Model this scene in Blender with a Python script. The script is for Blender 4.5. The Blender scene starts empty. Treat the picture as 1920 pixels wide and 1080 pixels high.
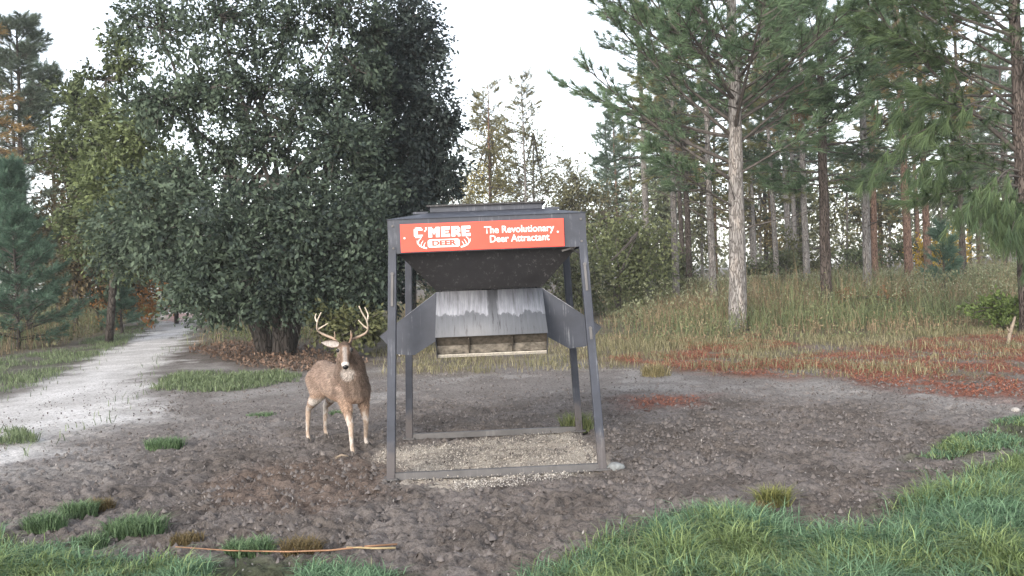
import bpy, math, random
import numpy as np
from mathutils import Vector, Matrix
R = math.radians
rng = np.random.default_rng(21)
SC = bpy.context.scene
COL = SC.collection

# ------------------------------------------------------------------ camera, world, sun, exposure
CAM_H, F_PX, PITCH, ROLL = 1.8, 1663.0, R(0.93), R(2.3)
_f = np.array([0, math.cos(PITCH), -math.sin(PITCH)])
_r0 = np.array([1.0, 0, 0]); _u0 = np.array([0, math.sin(PITCH), math.cos(PITCH)])
_r = _r0*math.cos(ROLL) - _u0*math.sin(ROLL)
_u = _u0*math.cos(ROLL) + _r0*math.sin(ROLL)
cam_d = bpy.data.cameras.new('camera'); cam = bpy.data.objects.new('camera', cam_d); COL.objects.link(cam)
m = Matrix.Identity(4)
for i in range(3):
    m[i][0], m[i][1], m[i][2] = _r[i], _u[i], -_f[i]
m[2][3] = CAM_H
cam.matrix_world = m
cam_d.sensor_width = 36; cam_d.lens = 36*F_PX/1920; cam_d.clip_start = 0.05; cam_d.clip_end = 8000
SC.camera = cam
HAZE = 0.0007

W = bpy.data.worlds.new('World'); SC.world = W; W.use_nodes = True
SUN_EL, SUN_AZ = R(24), R(205)            # low, soft morning light from behind the camera
nt = W.node_tree; nt.nodes.clear()
sky = nt.nodes.new('ShaderNodeTexSky'); sky.sky_type = 'NISHITA'; sky.sun_disc = False
sky.sun_elevation = SUN_EL; sky.sun_rotation = SUN_AZ
sky.air_density = 1.0; sky.dust_density = 1.0; sky.ozone_density = 1.0
hs = nt.nodes.new('ShaderNodeHueSaturation'); hs.inputs['Saturation'].default_value = 0.36
bg = nt.nodes.new('ShaderNodeBackground'); bg.inputs['Strength'].default_value = 0.15
ow = nt.nodes.new('ShaderNodeOutputWorld')
nt.links.new(sky.outputs[0], hs.inputs['Color']); nt.links.new(hs.outputs[0], bg.inputs['Color']); nt.links.new(bg.outputs[0], ow.inputs[0])
sl = bpy.data.lights.new('sun', 'SUN'); sl.energy = 1.0; sl.angle = R(25); sl.color = (1, .89, .76)
so = bpy.data.objects.new('sun', sl); COL.objects.link(so)
_sd = Vector((math.sin(SUN_AZ)*math.cos(SUN_EL), math.cos(SUN_AZ)*math.cos(SUN_EL), math.sin(SUN_EL)))
so.rotation_euler = _sd.to_track_quat('Z', 'Y').to_euler()
SC.view_settings.view_transform = 'Standard'; SC.view_settings.look = 'None'
SC.view_settings.gamma = 1; SC.view_settings.exposure = 1.6
try: SC.view_settings.use_curve_mapping = False
except Exception: pass
SC.cycles.max_bounces = 6; SC.cycles.diffuse_bounces = 3; SC.cycles.transmission_bounces = 2

# ------------------------------------------------------------------ layout helpers
def ray(px, py):
    d = _f*F_PX + _r*(px-960) + _u*(540-py)
    return d/np.linalg.norm(d)
def G(px, py):                       # where that sight line meets the ground
    d = ray(px, py); t = -CAM_H/d[2]
    return np.array([d[0]*t, d[1]*t, 0.0])
def At(px, py, Y):                   # point of that sight line Y metres ahead
    d = ray(px, py); t = Y/d[1]
    return np.array([d[0]*t, Y, CAM_H+d[2]*t])

# ------------------------------------------------------------------ noise
_tab = rng.random((256, 256))
def vnoise(x, y):
    xi = np.floor(x).astype(np.int64); yi = np.floor(y).astype(np.int64)
    fx = x-xi; fy = y-yi; fx = fx*fx*(3-2*fx); fy = fy*fy*(3-2*fy)
    a = _tab[xi & 255, yi & 255]; b = _tab[(xi+1) & 255, yi & 255]
    c = _tab[xi & 255, (yi+1) & 255]; d = _tab[(xi+1) & 255, (yi+1) & 255]
    return (a*(1-fx)+b*fx)*(1-fy)+(c*(1-fx)+d*fx)*fy
def fbm(x, y, o=4):
    s = 0; a = .5
    for k in range(o):
        s = s+a*vnoise(x*2**k+17*k, y*2**k+31*k); a *= .5
    return s/(1-.5**o)
def sstep(a, b, x):
    t = np.clip((x-a)/(b-a), 0, 1); return t*t*(3-2*t)
def sdist(poly, x, y):               # signed distance, positive inside
    P = np.asarray(poly)[:, :2]; Q = np.roll(P, -1, 0)
    dmin = np.full(x.shape, 1e9); ins = np.zeros(x.shape, bool)
    for (ax, ay), (bx, by) in zip(P, Q):
        ex, ey = bx-ax, by-ay
        t = np.clip(((x-ax)*ex+(y-ay)*ey)/(ex*ex+ey*ey+1e-9), 0, 1)
        dmin = np.minimum(dmin, (x-ax-t*ex)**2+(y-ay-t*ey)**2)
        c = ((ay > y) != (by > y)) & (x < (bx-ax)*(y-ay)/((by-ay) if by != ay else 1e-9)+ax)
        ins ^= c
    d = np.sqrt(dmin)
    return np.where(ins, d, -d)
def GP(pts): return np.array([G(*p) for p in pts])

# ------------------------------------------------------------------ mesh helpers
def mesh_np(name, V, F, cols=None, uv=None, smooth=False):
    V = np.asarray(V, np.float32); F = np.asarray(F, np.int32)
    me = bpy.data.meshes.new(name); k = F.shape[1]
    me.vertices.add(len(V)); me.vertices.foreach_set('co', V.ravel())
    me.loops.add(F.size); me.loops.foreach_set('vertex_index', F.ravel())
    me.polygons.add(len(F)); me.polygons.foreach_set('loop_start', np.arange(0, F.size, k, dtype=np.int32))
    me.polygons.foreach_set('loop_total', np.full(len(F), k, np.int32))
    if smooth: me.polygons.foreach_set('use_smooth', np.ones(len(F), bool))
    me.update(calc_edges=True)
    if cols is not None:
        at = me.color_attributes.new('Col', 'FLOAT_COLOR', 'POINT')
        c = np.ones((len(V), 4), np.float32); c[:, :3] = cols
        at.data.foreach_set('color', c.ravel())
    if uv is not None:
        l = me.uv_layers.new(name='UVMap'); l.data.foreach_set('uv', np.asarray(uv, np.float32)[F.ravel()].ravel())
    return me
class MB:                            # collects quads/polys
    def __init__(s): s.V = []; s.F = []; s.n = 0
    def add(s, V, F):
        V = np.asarray(V, float); s.V.append(V); s.F += [tuple(int(i)+s.n for i in f) for f in F]; s.n += len(V); return s
    def box(s, c, d, rot=None):
        c = np.asarray(c, float); h = np.asarray(d, float)/2
        v = np.array([[x, y, z] for x in (-1, 1) for y in (-1, 1) for z in (-1, 1)])*h
        if rot is not None: v = v @ np.asarray(rot).T
        return s.add(v+c, [(0, 1, 3, 2), (4, 6, 7, 5), (0, 4, 5, 1), (2, 3, 7, 6), (0, 2, 6, 4), (1, 5, 7, 3)])
    def bar(s, a, b, w, t, up=(0, 0, 1)):      # square bar from a to b
        a = np.asarray(a, float); b = np.asarray(b, float); z = (b-a); L = np.linalg.norm(z); z = z/L
        x = np.cross(up, z)
        if np.linalg.norm(x) < 1e-4: x = np.cross((0, 1, 0), z)
        x /= np.linalg.norm(x); y = np.cross(z, x)
        return s.box((a+b)/2, (w, t, L), np.stack([x, y, z], 1))
    def tube(s, P, rad, n=8, cap=True, flat=1.0):
        V, F = tube(P, rad, n, cap); return s.add(V, F)
    def plate(s, pts, th, nrm=None):           # polygon with thickness, extruded against its normal
        P = np.asarray(pts, float); k = len(P)
        if nrm is None:
            nrm = np.cross(P[1]-P[0], P[2]-P[0]); nrm = nrm/np.linalg.norm(nrm)
        B = P-np.asarray(nrm)*th
        F = [tuple(range(k)), tuple(range(2*k-1, k-1, -1))]+[(i, k+i, k+(i+1) % k, (i+1) % k) for i in range(k)]
        return s.add(np.vstack([P, B]), F)
    def mesh(s, name, smooth=False):
        me = bpy.data.meshes.new(name); me.from_pydata(np.vstack(s.V).tolist(), [], s.F); me.update()
        if smooth: me.polygons.foreach_set('use_smooth', np.ones(len(me.polygons), bool))
        return me
def frame(P):
    P = np.asarray(P, float); T = np.gradient(P, axis=0); T /= np.linalg.norm(T, axis=1)[:, None]+1e-9
    ref = np.array([0, 0, 1.0]) if abs(T[:, 2]).mean() < .8 else np.array([1.0, 0, 0])
    X = np.cross(ref, T); X /= np.linalg.norm(X, axis=1)[:, None]+1e-9
    return T, X, np.cross(T, X)
def tube(P, rad, n=8, cap=True, jitter=0):
    P = np.asarray(P, float); rad = np.broadcast_to(np.asarray(rad, float), (len(P),))
    T, X, Y = frame(P); a = np.arange(n)*2*math.pi/n
    rr = rad[:, None]*(1+jitter*(rng.random((len(P), n))-.5))
    V = P[:, None]+rr[..., None]*(np.cos(a)[None, :, None]*X[:, None]+np.sin(a)[None, :, None]*Y[:, None])
    V = V.reshape(-1, 3); F = []
    for i in range(len(P)-1):
        for j in range(n):
            F.append((i*n+j, i*n+(j+1) % n, (i+1)*n+(j+1) % n, (i+1)*n+j))
    if cap:
        F.append(tuple(range(n-1, -1, -1))); F.append(tuple((len(P)-1)*n+j for j in range(n)))
    return V, F
def obj(name, me, mat=None, parent=None, loc=None):
    o = bpy.data.objects.new(name, me); COL.objects.link(o)
    if mat is not None and me is not None and len(me.materials) == 0: me.materials.append(mat)
    if parent is not None: o.parent = parent
    if loc is not None: o.location = loc
    return o
def tag(o, label=None, cat=None, group=None, kind=None):
    if label: o['label'] = label
    if cat: o['category'] = cat
    if group: o['group'] = group
    if kind: o['kind'] = kind
    return o
def empty(name, loc, label, cat, group=None):
    o = bpy.data.objects.new(name, None); COL.objects.link(o); o.location = [float(v) for v in loc]; o.empty_display_size = .1
    return tag(o, label, cat, group)

# ------------------------------------------------------------------ materials
def new_mat(name):
    M = bpy.data.materials.new(name); M.use_nodes = True; t = M.node_tree; t.nodes.clear()
    out = t.nodes.new('ShaderNodeOutputMaterial'); b = t.nodes.new('ShaderNodeBsdfPrincipled')
    t.links.new(b.outputs[0], out.inputs[0]); return M, t, b, out
def N(t, typ, **kw):
    n = t.nodes.new(typ)
    for k, v in kw.items():
        if k.startswith('i_'): n.inputs[k[2:].replace('_', ' ')].default_value = v
        else: setattr(n, k, v)
    return n
def ramp(t, src, stops):
    r = t.nodes.new('ShaderNodeValToRGB'); e = r.color_ramp.elements
    while len(e) < len(stops): e.new(.5)
    for el, (p, c) in zip(e, stops): el.position = p; el.color = (*c, 1) if len(c) == 3 else c
    t.links.new(src, r.inputs[0]); return r
def coords(t, scale, kind='Object'):
    c = t.nodes.new('ShaderNodeTexCoord'); mp = t.nodes.new('ShaderNodeMapping'); mp.inputs['Scale'].default_value = scale
    t.links.new(c.outputs[kind], mp.inputs[0]); return mp.outputs[0]
def mixc(t, fac, a, b, mode='MIX'):
    n = t.nodes.new('ShaderNodeMix'); n.data_type = 'RGBA'; n.blend_type = mode
    for sock, v in ((n.inputs[0], fac), (n.inputs[6], a), (n.inputs[7], b)):
        if hasattr(v, 'is_linked'): t.links.new(v, sock)
        elif isinstance(v, (int, float)): sock.default_value = v
        else: sock.default_value = (*v, 1)
    return n.outputs[2]
def bump(t, b, src, strength=.5, dist=.02):
    n = t.nodes.new('ShaderNodeBump'); n.inputs['Strength'].default_value = strength; n.inputs['Distance'].default_value = dist
    t.links.new(src, n.inputs['Height']); t.links.new(n.outputs[0], b.inputs['Normal'])
def noise(t, vec, scale, detail=4, rough=.6):
    n = t.nodes.new('ShaderNodeTexNoise'); n.inputs['Scale'].default_value = scale
    n.inputs['Detail'].default_value = detail; n.inputs['Roughness'].default_value = rough
    if vec is not None: t.links.new(vec, n.inputs['Vector'])
    return n.outputs[0]
def attr_mat(name, rough=.8, transl=0.0, noise_amt=0.0, spec=.3):      # colour from the mesh's own colour attribute
    M, t, b, out = new_mat(name)
    a = N(t, 'ShaderNodeAttribute', attribute_name='Col'); c = a.outputs['Color']
    b.inputs['Roughness'].default_value = rough; b.inputs['Specular IOR Level'].default_value = spec
    t.links.new(c, b.inputs['Base Color'])
    if transl:
        tr = t.nodes.new('ShaderNodeBsdfTranslucent'); t.links.new(c, tr.inputs[0])
        mx = t.nodes.new('ShaderNodeMixShader'); mx.inputs[0].default_value = transl
        t.links.new(b.outputs[0], mx.inputs[1]); t.links.new(tr.outputs[0], mx.inputs[2]); t.links.new(mx.outputs[0], out.inputs[0])
    return M
M_leaf = attr_mat('leaf', .65, .22, spec=.2)
M_needle = attr_mat('needle', .6, .3, spec=.2)
M_blade = attr_mat('grass_blade', .6, .25, spec=.25)
M_fleck = attr_mat('dry_fleck', .9, 0)
def bark(name, dark, light, sc=6, red=None):
    M, t, b, out = new_mat(name)
    v = coords(t, (1, 1, .2)); w = noise(t, v, sc*.8, 5, .7)
    vo = N(t, 'ShaderNodeTexVoronoi', feature='DISTANCE_TO_EDGE'); vo.inputs['Scale'].default_value = sc*2.6
    wv = t.nodes.new('ShaderNodeVectorMath'); wv.operation = 'ADD'
    wn = t.nodes.new('ShaderNodeTexNoise'); wn.inputs['Scale'].default_value = 9; t.links.new(v, wn.inputs['Vector'])
    sc_ = t.nodes.new('ShaderNodeVectorMath'); sc_.operation = 'SCALE'; sc_.inputs[3].default_value = .22
    t.links.new(wn.outputs['Color'], sc_.inputs[0]); t.links.new(v, wv.inputs[0]); t.links.new(sc_.outputs[0], wv.inputs[1])
    t.links.new(wv.outputs[0], vo.inputs['Vector'])
    r1 = ramp(t, vo.outputs['Distance'], [(0, (0, 0, 0)), (.16, (1, 1, 1))])
    pl = ramp(t, w, [(.3, tuple(x*.7 for x in light)), (.5, light), (.72, tuple(min(1, x*1.25) for x in (red or light)))])
    c = mixc(t, r1.outputs[0], dark, pl.outputs[0])
    t.links.new(c, b.inputs['Base Color']); b.inputs['Roughness'].default_value = .95; b.inputs['Specular IOR Level'].default_value = .1
    bump(t, b, r1.outputs[0], .8, .03)
    return M
M_bark = bark('pine_bark_grey', (.11, .098, .09), (.29, .275, .265), 7, (.32, .28, .25))
M_bark_dark = bark('pine_bark_dark', (.03, .025, .022), (.115, .095, .085), 7)
M_bark_red = bark('pine_bark_reddish', (.08, .05, .04), (.27, .175, .135), 7)  # reddish bark, also carrying the warm sunlight on far trunks in its colour
M_bark_oak = bark('oak_bark', (.03, .026, .024), (.10, .088, .08), 5)
M_twig, _t, _b, _o = new_mat('branch_bark'); _n = noise(_t, coords(_t, (1, 1, 1)), 8)
_t.links.new(ramp(_t, _n, [(.3, (.035, .03, .027)), (.7, (.115, .10, .09))]).outputs[0], _b.inputs['Base Color']); _b.inputs['Roughness'].default_value = .95

# painted / weathered steel of the feeder
def steel(name, base, streak=.35, pale=(.26, .27, .29), mud=False):
    M, t, b, out = new_mat(name)
    v1 = coords(t, (26, 26, 1.1)); st = noise(t, v1, 1.0, 5, .75)
    v2 = coords(t, (1, 1, 1)); bl = noise(t, v2, 5, 5, .65); fine = noise(t, v2, 90, 3, .7)
    r1 = ramp(t, st, [(.56, (0, 0, 0)), (.66, (1, 1, 1))])
    m1 = t.nodes.new('ShaderNodeMath'); m1.operation = 'MULTIPLY'; t.links.new(r1.outputs[0], m1.inputs[0])
    r2 = ramp(t, bl, [(.42, (0, 0, 0)), (.66, (streak, streak, streak))]); t.links.new(r2.outputs[0], m1.inputs[1])
    body = mixc(t, ramp(t, bl, [(.3, (0, 0, 0)), (.7, (1, 1, 1))]).outputs[0], tuple(x*.78 for x in base), tuple(x*1.2 for x in base))
    c = mixc(t, m1.outputs[0], body, pale)
    sp = ramp(t, fine, [(.69, (0, 0, 0)), (.74, (.5, .5, .5))])
    c = mixc(t, sp.outputs[0], c, pale)
    if mud:
        sz_ = t.nodes.new('ShaderNodeSeparateXYZ'); t.links.new(coords(t, (1, 1, 1)), sz_.inputs[0]); a_ = t.nodes.new('ShaderNodeMath'); a_.operation = 'MULTIPLY_ADD'
        t.links.new(bl, a_.inputs[0]); a_.inputs[1].default_value = -.45; t.links.new(sz_.outputs[2], a_.inputs[2])
        c = mixc(t, ramp(t, a_.outputs[0], [(0, (.4, .4, .4)), (.12, (0, 0, 0))]).outputs[0], c, (.15, .12, .10))
    t.links.new(c, b.inputs['Base Color']); b.inputs['Roughness'].default_value = .55; b.inputs['Specular IOR Level'].default_value = .4
    bump(t, b, bl, .15, .01)
    return M
M_steel = steel('dark_painted_steel', (.046, .051, .067), .9)
M_steel_leg = steel('dark_steel_tube', (.038, .043, .059), .5, mud=True)
M_steel_hop = steel('shade_dark_hopper_steel', (.026, .025, .027), 1.0, (.17, .165, .16))  # shade of the down-facing hopper plates is put into this darker base colour
M_steel_base = steel('dusty_steel_rail', (.11, .105, .105), .5, (.3, .29, .28))
def flat(name, c, rough=.6, var=.15, sc=20, spec=.3):
    M, t, b, out = new_mat(name); n = noise(t, coords(t, (1, 1, 1)), sc, 4)
    r = ramp(t, n, [(.3, tuple(x*(1-var) for x in c)), (.7, tuple(min(1, x*(1+var)) for x in c))])
    t.links.new(r.outputs[0], b.inputs['Base Color']); b.inputs['Roughness'].default_value = rough; b.inputs['Specular IOR Level'].default_value = spec
    return M
M_red = flat('sign_red', (.80, .085, .055), .45, .06, 6)
M_white = flat('sign_white', (.86, .86, .86), .5, .03)
M_bolt = flat('zinc_bolt', (.6, .6, .6), .4)
M_wood = flat('feed_tray_board', (.085, .072, .058), .9, .45, 30)
M_flap = flat('weathered_flap', (.20, .178, .15), .9, .75, 16)
M_heap = flat('dark_feed', (.17, .145, .115), .95, .45, 50)  # darker feed colour for the heap in the tray
M_feed = flat('ground_feed', (.50, .46, .40), .95, .3, 60)
# worn plate: pale bare zinc above, dark wet paint below, irregular border and drips (stains)
M_worn, t, b, out = new_mat('worn_chute_plate')
uvn = t.nodes.new('ShaderNodeTexCoord'); sep = t.nodes.new('ShaderNodeSeparateXYZ'); t.links.new(uvn.outputs['UV'], sep.inputs[0])
mp = t.nodes.new('ShaderNodeMapping'); mp.inputs['Scale'].default_value = (7, 1.2, 1); t.links.new(uvn.outputs['UV'], mp.inputs[0])
n1 = noise(t, mp.outputs[0], 1.0, 4, .7)
def MA(op, a, b_, clamp=False):
    n = t.nodes.new('ShaderNodeMath'); n.operation = op; n.use_clamp = clamp
    for s, v in zip(n.inputs, (a, b_)):
        if hasattr(v, 'is_linked'): t.links.new(v, s)
        else: s.default_value = v
    return n.outputs[0]
edge = MA('ADD', sep.outputs[1], MA('MULTIPLY', MA('SUBTRACT', n1, .5), .75))      # v = 0 at bottom, 1 at the top
pale = ramp(t, edge, [(.44, (0, 0, 0)), (.47, (1, 1, 1))]).outputs[0]
cx = MA('ABSOLUTE', MA('SUBTRACT', MA('ADD', sep.outputs[0], MA('MULTIPLY', MA('SUBTRACT', n1, .5), .10)), .525), 0)
stain = ramp(t, cx, [(.035, (0, 0, 0)), (.05, (1, 1, 1))]).outputs[0]
mp2 = t.nodes.new('ShaderNodeMapping'); mp2.inputs['Scale'].default_value = (38, 1.6, 1); t.links.new(uvn.outputs['UV'], mp2.inputs[0])
n2 = noise(t, mp2.outputs[0], 1.0, 5, .7)
zinc = ramp(t, n2, [(.3, (.11, .11, .12)), (.5, (.25, .255, .28)), (.7, (.38, .39, .42))]).outputs[0]
darkp = ramp(t, n2, [(.36, (.035, .035, .038)), (.43, (.095, .098, .108)), (.7, (.12, .124, .136))]).outputs[0]
c_ = mixc(t, MA('MULTIPLY', pale, stain), darkp, zinc)
t.links.new(c_, b.inputs['Base Color']); b.inputs['Roughness'].default_value = .55

# deer
M_fur, t, b, out = new_mat('deer_coat')
at = N(t, 'ShaderNodeAttribute', attribute_name='Col'); n = noise(t, coords(t, (1, 1, .35)), 70, 4, .7)
c_ = mixc(t, ramp(t, n, [(.3, (.5, .48, .46)), (.7, (1.1, 1.1, 1.1))]).outputs[0], (0, 0, 0), at.outputs['Color'])
t.links.new(c_, b.inputs['Base Color']); b.inputs['Roughness'].default_value = .9; b.inputs['Specular IOR Level'].default_value = .15
bump(t, b, n, .5, .01)
M_antler = attr_mat('antler_bone', .55)
M_black = flat('wet_black', (.012, .012, .013), .25, .1, 20, .5)
M_hoof = flat('hoof_horn', (.10, .085, .075), .6)

# ground
M_ground, t, b, out = new_mat('ground_soil')
at = N(t, 'ShaderNodeAttribute', attribute_name='Col'); v = coords(t, (1, 1, 1))
n1 = noise(t, v, 24, 6, .72); n2 = noise(t, v, 75, 4, .7); n3 = noise(t, v, 1.3, 4, .6)
k1 = ramp(t, n1, [(.34, (.44, .43, .42)), (.5, (1, 1, 1)), (.66, (1.12, 1.12, 1.12))]).outputs[0]
k2 = ramp(t, n2, [(.3, (.72, .71, .7)), (.6, (1.08, 1.08, 1.08))]).outputs[0]
k3 = ramp(t, n3, [(.3, (.72, .71, .7)), (.7, (1, 1, 1))]).outputs[0]
c_ = mixc(t, 1.0, mixc(t, 1.0, mixc(t, 1.0, at.outputs['Color'], k1, 'MULTIPLY'), k2, 'MULTIPLY'), k3, 'MULTIPLY')
t.links.new(c_, b.inputs['Base Color']); b.inputs['Roughness'].default_value = .95; b.inputs['Specular IOR Level'].default_value = .12
bump(t, b, mixc(t, .4, n1, n2), .9, .03)

# ------------------------------------------------------------------ ground: one height field, split into soil and track
P_track = GP([(-260, 800), (0, 748), (120, 695), (240, 635), (296, 603), (305, 585), (372, 583), (386, 598), (350, 640), (318, 672), (290, 700), (300, 730), (230, 790), (110, 830), (0, 880), (-300, 960)])
P_pale = GP([(-200, 760), (250, 690), (420, 680), (700, 690), (1120, 668), (1420, 690), (1650, 720), (1930, 740), (1930, 790), (1500, 745), (1150, 740), (760, 760), (520, 790), (300, 850), (90, 930), (-200, 1080)])
P_straw = [GP([(1420, 680), (1580, 655), (1920, 618), (2200, 600), (2200, 750), (1920, 750), (1760, 742), (1600, 712)]), GP([(1250, 640), (1420, 628), (1500, 650), (1330, 672)]),
           GP([(1100, 668), (1300, 660), (1600, 690), (1500, 712), (1250, 690)]), GP([(1190, 745), (1300, 742), (1300, 762), (1200, 768)])]
P_litter = [GP([(345, 655), (450, 640), (600, 660), (700, 678), (590, 705), (450, 685)]), GP([(700, 560), (720, 640), (560, 668), (480, 640)])]
P_brown = GP([(380, 900), (480, 870), (720, 850), (745, 930), (600, 960), (420, 960)])
P_feed = GP([(745, 880), (690, 862), (715, 842), (775, 838), (1040, 808), (1095, 815), (1135, 870), (1100, 888), (950, 900), (880, 912), (770, 900)])
P_clay = GP([(296, 603), (310, 588), (372, 587), (340, 604)])
P_grass_near = [GP([(1000, 1090), (1085, 1035), (1180, 992), (1290, 968), (1400, 955), (1480, 975), (1560, 1000), (1640, 980), (1710, 935), (1800, 895), (1930, 858), (2300, 850), (2300, 1300), (900, 1300)]),
                GP([(-400, 1000), (20, 990), (110, 1030), (230, 1042), (330, 1046), (420, 1050), (620, 1056), (830, 1068), (860, 1200), (-400, 1250)]),
                GP([(1695, 868), (1800, 815), (1930, 780), (2200, 770), (2200, 830), (1930, 832), (1800, 855)])]
P_grass_edge = [GP([(-260, 740), (-100, 690), (110, 655), (240, 615), (290, 597), (296, 605), (240, 637), (120, 697), (0, 748), (-260, 800)]),
                GP([(300, 730), (330, 700), (440, 695), (560, 705), (560, 715), (430, 735)]), GP([(0, 800), (60, 800), (60, 830), (0, 835)])]
P_meadow = [GP([(1105, 640), (1300, 655), (1500, 640), (1700, 635), (1920, 625), (2500, 610), (2500, 521), (1100, 527)]),
            GP([(-600, 690), (0, 668), (150, 640), (250, 605), (280, 590), (282, 572), (-600, 620)]),
            GP([(345, 650), (390, 600), (388, 585), (480, 572), (700, 560), (720, 640), (480, 645)]),
            GP([(720, 655), (1110, 640), (1110, 560), (720, 568)])]
P_thin = GP([(700, 660), (1110, 628), (1500, 632), (1920, 612), (1920, 720), (1500, 710), (1150, 690), (720, 705)])

ys = [-60, -30, -14, -6, -1, 1.5, 3.0]; y = 4.0; st = .022
while y < 24: ys.append(y); y += st; st = .022+max(0, y-5.5)*.0052
while y < 900: ys.append(y); st *= 1.06; y += st
ys = np.array(ys); nu = 520
us = np.concatenate([[-4, -3, -2.4, -1.9, -1.6], np.linspace(-1.4, 1.4, nu), [1.6, 1.9, 2.4, 3, 4]])
YY, UU = np.meshgrid(ys, us, indexing='ij')
XX = UU*(.66*np.maximum(YY, 3)+.9)
XX = XX+np.where(np.abs(UU) < 1.4, (rng.random(XX.shape)-.5)*.012, 0)
gx, gy = XX.ravel(), YY.ravel()
wob = (fbm(gx*1.7, gy*1.7)-.5)
far = sstep(10, 40, gy)
wx = gx+wob*(.5+1.5*far); wy = gy+(fbm(gx*1.7+50, gy*1.7+9)-.5)*(.9+2*far)
def mask(polys, soft):
    if not isinstance(polys, list): polys = [polys]
    r = np.zeros_like(gx)
    for p in polys: r = np.maximum(r, sstep(-soft, soft, sdist(p, wx, wy)))
    return r
m_track = np.clip(sstep(-.6, .6, sdist(P_track, wx, wy)+1.5*(fbm(gx*1.3+21, gy*.8+4)-.56)+.7*(fbm(gx*5, gy*3.5+4)-.5)), 0, 1); m_pale = mask(P_pale, .9); m_straw = mask(P_straw, .5); m_lit = mask(P_litter, .6)
m_brown = mask(P_brown, .25); m_feed = mask(P_feed, .16); m_clay = mask(P_clay, .5)
m_gn = mask(P_grass_near, .12); m_ge = mask(P_grass_edge, .4); m_mead = mask(P_meadow, 1.0)
patch = sstep(.45, .6, fbm(gx*.9+4, gy*.9+70))
C = np.tile(np.array([.205, .182, .17]), (len(gx), 1))
def lay(C, c, m): return C*(1-m[:, None])+np.array(c)*m[:, None]
C = lay(C, (.35, .33, .315), m_pale*(.25+.6*patch))
C = lay(C, (.115, .095, .08), sstep(.42, .62, fbm(gx*2.3+8, gy*2.3))*.5*(1-m_pale))
C = lay(C, (.74, .72, .71), m_track*(.8+.2*sstep(.40, .58, fbm(gx*1.6, gy*1.1+5))))
m_thin = mask(P_thin, .8); C = lay(C, (.21, .17, .115), m_thin*.75*sstep(.3, .6, fbm(gx*1.1+6, gy*.9)))
C = lay(C, (.27, .11, .075), m_straw*.95*sstep(.30, .5, fbm(gx*2.2, gy*1.6+40)))
C = lay(C, (.15, .115, .085), m_lit*.6); C = lay(C, (.165, .115, .088), m_brown*.6)
C = lay(C, (.24, .12, .10), m_clay*.9)
C = lay(C, (.52, .465, .40), m_feed*(.45+.55*sstep(.35, .6, fbm(gx*6, gy*6))))
C = lay(C, (.08, .095, .055), np.clip(m_gn+m_ge*.45, 0, 1)*.85)
C = lay(C, (.17, .15, .095), m_mead*.85)
rough = np.clip(1-.75*m_track-.6*m_feed-.4*m_pale*(gy > 9), .12, 1)
cl = fbm(gx*14, gy*14, 2); cl2 = fbm(gx*5.5+3, gy*5.5+3, 2)
H = rough*((np.abs(cl-.5)*2)**.8*.048+(cl2-.5)*.05+rng.random(len(gx))*.012*(gy < 16))*np.clip(1.15-gy/40, .25, 1)
H += (fbm(gx*.35, gy*.35)-.5)*.05*sstep(3, 6, gy)*(gy < 200)
H -= .02
H2 = H.reshape(XX.shape); nh = 4200                       # hoof marks pressed into the soft soil
for hx_, hy_, ang, r_ in zip((rng.random(nh)-.45)*15, 4.4+rng.random(nh)**1.2*9, rng.random(nh)*6.28, .045+.035*rng.random(nh)):
    i0, i1 = np.searchsorted(ys, hy_-.16), np.searchsorted(ys, hy_+.16); uc = hx_/(.66*max(hy_, 3)+.9)
    if abs(uc) > 1.38 or i1 <= i0: continue
    j = 5+int((uc+1.4)/2.8*(nu-1)); dj = int(.2/(2.8*(.66*max(hy_, 3)+.9)/nu))+2; sl_ = (slice(i0, i1), slice(max(5, j-dj), min(5+nu, j+dj)))
    ax_, ay_ = XX[sl_]-hx_, YY[sl_]-hy_; ca, sa = math.cos(ang), math.sin(ang)
    q_ = np.sqrt(((ax_*ca+ay_*sa)/1.5)**2+(ay_*ca-ax_*sa)**2)/r_
    H2[sl_] += (-.030*np.exp(-q_**4)+.012*np.exp(-((q_-1.3)/.35)**2))*rough.reshape(XX.shape)[sl_]
H = H2.ravel()
def hgt(x, y):          # coarse ground level for planting
    return float((fbm(np.array([x*.35]), np.array([y*.35]))[0]-.5)*.05-.012)
GV = np.stack([gx, gy, H], 1)
ny, nx = XX.shape
idx = np.arange(ny*nx).reshape(ny, nx)
GF = np.stack([idx[:-1, :-1], idx[:-1, 1:], idx[1:, 1:], idx[1:, :-1]], -1).reshape(-1, 4)
ft = m_track[GF].mean(1) > .5
def sub(F):
    u, inv = np.unique(F, return_inverse=True); return GV[u], inv.reshape(F.shape), C[u]
V, F, c = sub(GF[~ft]); tag(obj('ground', mesh_np('ground', V, F, c, smooth=True), M_ground), 'churned grey brown soil of the clearing around the feeder', 'ground', kind='structure')
V, F, c = sub(GF[ft]); tag(obj('dirt_track', mesh_np('dirt_track', V, F, c, smooth=True), M_ground), 'pale sandy track leading off to the left past the oak', 'track', kind='structure')

hz = MB(); hz.box((0, 430, 12.5), (5600, 1100, 29)); M_hz = bpy.data.materials.new('haze'); M_hz.use_nodes = True; M_hz.node_tree.nodes.clear()
_v = M_hz.node_tree.nodes.new('ShaderNodeVolumePrincipled'); _v.inputs['Density'].default_value = HAZE; _v.inputs['Color'].default_value = (.93, .95, .97, 1)
_vo = M_hz.node_tree.nodes.new('ShaderNodeOutputMaterial'); M_hz.node_tree.links.new(_v.outputs[0], _vo.inputs['Volume'])
tag(obj('haze', hz.mesh('haze'), M_hz), 'thin pale morning haze in the air', 'haze', kind='stuff')

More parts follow.
